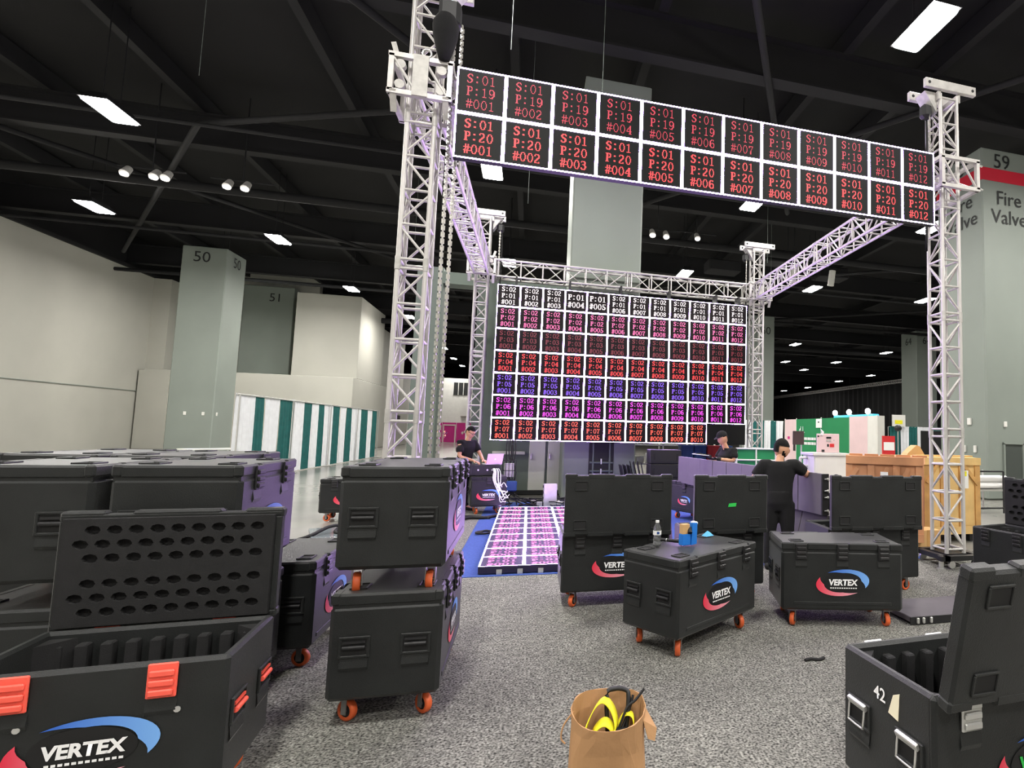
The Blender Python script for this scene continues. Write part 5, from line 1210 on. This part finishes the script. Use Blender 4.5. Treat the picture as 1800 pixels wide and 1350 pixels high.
for x in (-0.65, 0.65):
    for y in (-0.28, 0.28): bar('leg', (x, y, 0), (x, y, 0.72), 0.018, STEEL, t)
# ------------------------------------------------------------------ crates and cart at the right
def crate(label, x0, x1, y, z0, z1, dpt, m_, tilt_marks, rz=0.0):
    w_ = (x1 - x0) / 2; t = thing('plywood_crate', label, 'crate', (x0 + w_ * math.cos(rz), y + w_ * math.sin(rz), 0), rz)
    MB().bx(-w_, w_, 0, dpt, z0, z1, 0, 0.006).obj('box', m_, t)
    for x in (-w_ + 0.05, -w_ * 0.33, w_ * 0.33, w_ - 0.05): MB().bx(x - 0.05, x + 0.05, -0.022, 0, z0, z1).obj('batten', PLYD if m_ is PLY else m_, t)
    MB().bx(-w_, w_, -0.045, -0.022, z1 - 0.12, z1).obj('batten', m_, t); MB().bx(-w_, w_, -0.045, -0.022, z0, z0 + 0.12).obj('batten', m_, t)
    for (xa, za, xb, zb) in tilt_marks:
        d = V3((xb - xa, 0, zb - za)); o = MB().bx(0, d.length, -0.04, -0.02, -0.03, 0.03).obj('brace', PLYD if m_ is PLY else PLYB, t, (xa, 0, za)); o.rotation_euler = (0, -math.atan2(zb - za, xb - xa), 0)
    for x in (-w_ + 0.15, w_ - 0.15): MB().bx(x - 0.06, x + 0.06, 0, dpt, 0, z0).obj('skid', BLACKM, t)
    for i in range(5):
        o = MB().box((-w_ + 0.15 + i * w_ * 0.42, dpt * 0.3, z1 + 0.015), (0.2, 0.12, 0.03)).obj('loose_offcut', m_, t); o.rotation_euler = (0, 0, 0.0)
    return t
cr = crate('tall yellow plywood crate behind the right front tower', 7.02, 8.12, -5.17, 0.12, 1.36, 0.9, PLY, ((-0.5, 0.95, -0.3, 1.25), (0.18, 1.28, 0.5, 0.92)))
MB().bx(0.14, 0.29, -0.05, -0.045, 0.86, 1.15).obj('packing_note', PAPER, cr); MB().bx(0.15, 0.25, -0.056, -0.05, 1.06, 1.14).obj('yellow_label', YEL, cr)
cr = crate('reddish brown plywood crate left of the yellow one', 5.62, 6.730, -5.15, 0.12, 1.370, 0.55, PLYB, ((-0.50, 1.0, -0.39, 1.18), (-0.05, 1.0, 0.06, 1.2), (0.15, 1.2, 0.25, 0.98), (0.25, 0.98, 0.35, 1.2)), math.radians(-32))
MB().bx(-0.05, 0.06, -0.05, -0.045, 0.9, 1.14).obj('packing_note', PAPER, cr)
b = MB(); b.prism([(-0.16, 0), (0.2, 0), (0.1, 0.15), (0.04, 0.17), (-0.02, 0.13), (-0.13, 0.04)], 0, 0.16); tag(b.obj('cardboard_piece', CARD, None, (7.2, -4.75, 1.375)), 'crumpled cardboard piece lying on top of the yellow crate', 'cardboard')
t = thing('cardboard_box', 'brown cardboard box on the floor in front of the yellow crate', 'box', (6.72, -5.5, 0)); MB().bx(-0.22, 0.22, -0.15, 0.15, 0, 0.28, 0, 0.006).obj('carton', CARD, t); MB().bx(-0.03, 0.03, -0.153, -0.15, 0, 0.28).obj('tape_strip', PLYD, t)
t = thing('roll_cart', 'metal cart with white fabric rolls beside the fire valve column', 'cart', (11.0, -2.4, 0))
for x in (-0.3, 0.42): bar('post', (x, 0, 0), (x, 0, 0.95), 0.02, BLACKM, t); bar('post', (x, 0.6, 0), (x, 0.6, 0.95), 0.02, STEEL, t)
for zz in (0.12, 0.95): bar('rail', (-0.3, 0, zz), (0.42, 0, zz), 0.02, BLACKM, t)
for i in range(4):
    b = MB(); b.cyl((-0.45, 0.12 + i % 2 * 0.16, 0.62 + (i // 2) * 0.15), (0.6, 0.12 + i % 2 * 0.16, 0.62 + (i // 2) * 0.15), 0.075, 14); b.obj('fabric_roll', PAPER, t)
MB().bx(-0.32, 0.44, 0, 0.6, 0.5, 0.54).obj('deck', STEEL, t)

# ------------------------------------------------------------------ small things
t = thing('water_bottle', 'clear plastic water bottle standing on the closed case', 'bottle', (1.875, -8.37, 0.731))
b = MB(); b.lathe([(0.001, 0.002), (0.03, 0.0), (0.033, 0.008), (0.033, 0.03), (0.030, 0.036), (0.033, 0.045), (0.033, 0.06), (0.029, 0.07), (0.033, 0.08), (0.033, 0.135), (0.028, 0.155), (0.014, 0.18), (0.013, 0.19)], n=18); b.obj('bottle_body', BOTTLE, t)
b = MB(); b.lathe([(0.0345, 0.09), (0.0345, 0.125)], n=18); b.obj('label', PAPER, t); b = MB(); b.box((0.0, -0.0345, 0.108), (0.02, 0.003, 0.02)); b.obj('label_mark', BLUECRATE, t)
b = MB(); b.cyl((0, 0, 0.186), (0, 0, 0.204), 0.0155, 16); b.obj('cap', PAPER, t)
t = thing('tape_pack', 'blue and brown cardboard pack with blue tape roll on the case', 'package', (2.13, -8.36, 0.731), math.radians(20))
MB().bx(-0.06, 0.02, -0.03, 0.03, 0.0, 0.09, 0, 0.003).obj('blue_box', BLUET, t); MB().bx(-0.055, 0.015, -0.025, 0.03, 0.09, 0.17, 0, 0.003).obj('brown_flap', CARD, t)
b = MB(); b.cyl((0.005, -0.04, 0.10), (0.02, -0.01, 0.135), 0.02, 10); b.obj('spool', BLACKM, t)
b = MB(); b.prism([(0.025, 0), (0.08, 0.005), (0.085, 0.175), (0.035, 0.18)], -0.035, 0.01); b.obj('blue_wrap', BLUET, t)
b = MB(); b.ell((0.06, -0.01, 0.18), (0.03, 0.02, 0.012), 8); b.ell((0.09, -0.01, 0.17), (0.018, 0.012, 0.016), 8); b.obj('white_tear', PAPER, t)
b = MB(); b.add([(-0.05, -0.03, 0), (0.05, -0.035, 0), (0.055, 0.03, 0), (-0.04, 0.035, 0), (0.0, 0.0, 0.045), (0.025, -0.01, 0.03)], [(0, 1, 5, 4), (1, 2, 5), (2, 3, 4, 5), (3, 0, 4), (0, 3, 2, 1)]); tag(b.obj('tape_scrap', mat('light_blue_tape', rgb(80, 175, 235), 0.5), None, (2.43, -8.0, 0.731), (0, 0, 0.6)), 'crumpled light blue tape scrap on the closed case', 'tape')
t = thing('torch', 'black torch lying between the bottle and the blue pack', 'torch', (2.01, -8.28, 0.753), math.radians(-38)); b = MB(); b.cyl((-0.09, 0, 0), (0.08, 0, 0), 0.014, 12); b.obj('barrel', BLACKM, t); b = MB(); b.cyl((-0.12, 0, 0), (-0.09, 0, 0), 0.022, 12, 0, 0.015); b.obj('torch_head', LATCHB, t); b = MB(); b.cyl((-0.035, 0, 0), (-0.028, 0, 0), 0.0155, 12); b.obj('ring', STEEL, t)
b = MB(); b.tube([(-0.08, 0, 0.01), (-0.03, 0.012, 0.012), (0.03, -0.01, 0.01), (0.08, 0.01, 0.012)], 0.012, 6); tag(b.obj('floor_scrap', BLACKR, None, (2.94, -9.05, 0.0)), 'small dark scrap lying on the grey carpet', 'scrap')
t = thing('carry_bag', 'lilac plastic bag with white top between the two raised lids', 'bag', (2.34, -6.6, 0.0)); b = MB(); loft(b, [((0, 0, 0.0), (0.12, 0, 0), (0, 0.09, 0)), ((0.01, 0, 0.3), (0.13, 0, 0), (0, 0.1, 0)), ((0, 0, 0.62), (0.11, 0, 0), (0, 0.08, 0)), ((-0.02, 0, 0.78), (0.05, 0, 0), (0, 0.05, 0))]); b.obj('sack', PURPLEBAG, t)
b = MB(); loft(b, [((-0.05, -0.02, 0.72), (0.07, 0, 0), (0, 0.06, 0)), ((-0.06, -0.02, 0.82), (0.05, 0, 0), (0, 0.04, 0)), ((-0.08, -0.02, 0.93), (0.012, 0, 0), (0, 0.01, 0))]); b.obj('white_top', PAPER, t)

# paper bag with straps
BAG = thing('paper_bag', 'brown paper bag of yellow straps on the carpet, nearest to us', 'bag', (1.225, -10.29, 0), math.radians(-8))
def bag_ring(z, w_, d_, k, sag=0):
    out = []
    for i in range(28):
        t_ = 2 * PI * i / 28; ct, st = math.cos(t_), math.sin(t_)
        ct = math.copysign(abs(ct) ** k, ct); st = math.copysign(abs(st) ** k, st)
        s0 = math.sin(t_); zz = z + sag * (0.03 * max(0, s0) + 0.004 * math.sin(3 * t_) - 0.05 * max(0, -s0) ** 2)
        out.append((ct * w_, st * d_, zz))
    return out
rings = [bag_ring(0.0, 0.172, 0.1, 0.35), bag_ring(0.09, 0.176, 0.1, 0.4), bag_ring(0.18, 0.168, 0.096, 0.5), bag_ring(0.26, 0.165, 0.1, 0.6), bag_ring(0.36, 0.163, 0.115, 0.75, 0.6), bag_ring(0.42, 0.166, 0.125, 0.85, 1.0)]
inner = [[(x * 0.975, y * 0.965, z + (0.0 if j else 0.004)) for x, y, z in r_] for j, r_ in enumerate(rings)][::-1]
b = MB(); allr = rings + inner; vs = [p for r_ in allr for p in r_]
rb_ = random.Random(5)
vs = [(x + rb_.uniform(-.003, .003), y + rb_.uniform(-.004, .004), z) for x, y, z in vs]
b.add(vs, [(j * 28 + i, j * 28 + (i + 1) % 28, (j + 1) * 28 + (i + 1) % 28, (j + 1) * 28 + i) for j in range(len(allr) - 1) for i in range(28)] + [list(range(28))[::-1]], 0, False)
b.obj('bag_body', KRAFT, BAG)
b = MB(); b.add([(0.150, 0.03, 0.37), (0.145, -0.05, 0.335), (0.168, -0.07, 0.265), (0.198, -0.07, 0.255), (0.207, -0.05, 0.30), (0.148, 0.033, 0.37), (0.143, -0.047, 0.335), (0.166, -0.066, 0.265), (0.196, -0.066, 0.257), (0.205, -0.046, 0.302)], [(0, 1, 2, 3, 4), (9, 8, 7, 6, 5), (0, 4, 9, 5), (4, 3, 8, 9), (3, 2, 7, 8), (2, 1, 6, 7)]); b.obj('folded_flap', KRAFT, BAG, (0.008, 0, 0.045))
b = MB(); b.tube([(-0.15, 0.02, 0.35), (-0.19, -0.01, 0.31), (-0.2, -0.02, 0.26), (-0.18, -0.03, 0.24)], 0.004, 6); b.obj('bag_handle', KRAFT, BAG, (-0.005, 0, 0.045))
def ribbon(name, label, cat, pts, wdir, w_, m_, th=0.004):
    P = [V3(p) for p in pts]; out = []
    for i in range(len(P) - 1):
        p0, p1, p2, p3 = P[max(i - 1, 0)], P[i], P[i + 1], P[min(i + 2, len(P) - 1)]
        for k in range(5):
            t_ = k / 5; out.append(0.5 * ((2 * p1) + (p2 - p0) * t_ + (2 * p0 - 5 * p1 + 4 * p2 - p3) * t_ * t_ + (3 * p1 - p0 - 3 * p2 + p3) * t_ ** 3))
    out.append(P[-1]); b = MB(); W_ = V3(wdir).normalized() * w_ / 2; vs = []
    for i, p in enumerate(out):
        d = (out[min(i + 1, len(out) - 1)] - out[max(i - 1, 0)]).normalized(); n_ = d.cross(W_).normalized() * th / 2
        vs += [p - W_ - n_, p + W_ - n_, p + W_ + n_, p - W_ + n_]
    fs = []
    for i in range(len(out) - 1):
        for k in range(4): fs.append((i * 4 + k, i * 4 + (k + 1) % 4, i * 4 + 4 + (k + 1) % 4, i * 4 + 4 + k))
    fs += [(3, 2, 1, 0), tuple(len(vs) - 4 + k for k in range(4))]
    b.add(vs, fs, 0, True); o = b.obj(name, m_, None, (1.225, -10.29, 0.045), (0, 0, math.radians(-8)))
    return tag(o, label, cat)
ribbon('yellow_strap', 'yellow webbing strap looped up in the paper bag', 'strap', [(-0.1, -0.05, 0.22), (-0.1, -0.05, 0.30), (-0.06, 0.0, 0.375), (-0.02, 0.02, 0.395), (0.02, 0.0, 0.36), (0.035, -0.03, 0.30), (0.0, -0.06, 0.24)], (0.3, 1, 0.15), 0.05, YEL)
ribbon('yellow_strap', 'yellow strap folded flat against the front of the paper bag', 'strap', [(-0.09, -0.045, 0.20), (-0.065, -0.045, 0.29), (-0.02, -0.04, 0.33), (0.02, -0.045, 0.30), (0.04, -0.045, 0.2)], (0.1, 1, 0.3), 0.055, YEL)
ribbon('yellow_strap', 'short yellow strap end at the right inside the paper bag', 'strap', [(0.03, 0.01, 0.27), (0.07, 0.02, 0.33), (0.11, 0.0, 0.33), (0.115, -0.02, 0.25)], (0.1, 1, 0.1), 0.04, YEL)
b = MB(); b.tube([(0.0, 0.0, 0.25), (-0.01, 0.05, 0.40), (0.02, 0.06, 0.425), (0.075, 0.06, 0.42), (0.09, 0.045, 0.39), (0.08, 0.0, 0.25)], 0.0105, 8, 0, 3); tag(b.obj('black_shackle', BLACKM, None, (1.225, -10.29, 0.045), (0, 0, math.radians(-8))), 'black metal loop standing up at the back of the paper bag', 'shackle')
b = MB(); b.tube([(0.04, -0.02, 0.26), (0.08, 0.01, 0.36), (0.12, 0.03, 0.385), (0.16, 0.05, 0.425)], 0.006, 6); b.tube([(0.05, -0.02, 0.26), (0.095, 0.03, 0.35), (0.11, 0.05, 0.40)], 0.006, 6); tag(b.obj('cable_tie', BLACKR, None, (1.225, -10.29, 0.045), (0, 0, math.radians(-8))), 'thin black cord poking over the right rim of the paper bag', 'cord')
b = MB(); b.box((0.05, -0.03, 0.24), (0.11, 0.08, 0.1), 0, 0.02); tag(b.obj('dark_pouch', CLOTHB, None, (1.225, -10.29, 0.045), (0, 0, math.radians(-8))), 'dark pouch deep inside the paper bag', 'pouch')
b = MB(); b.box((0, 0, 0.1), (0.26, 0.14, 0.19), 0, 0.04); tag(b.obj('packed_straps', CLOTHB, None, (1.225, -10.29, 0.045), (0, 0, math.radians(-8))), 'dark bundle filling the bottom of the paper bag', 'bundle')

t = thing('display_board', 'plain black display board behind the yellow crate and right tower', 'board', (16.4, 6.0, 0))
MB().bx(-0.45, 0.55, 0, 0.06, 0.5, 1.98, 0, 0.01).obj('panel', DRK, t)
for x in (-0.4, 0.5): bar('leg', (x, 0.03, 0), (x, 0.03, 0.6), 0.025, BLACKM, t)
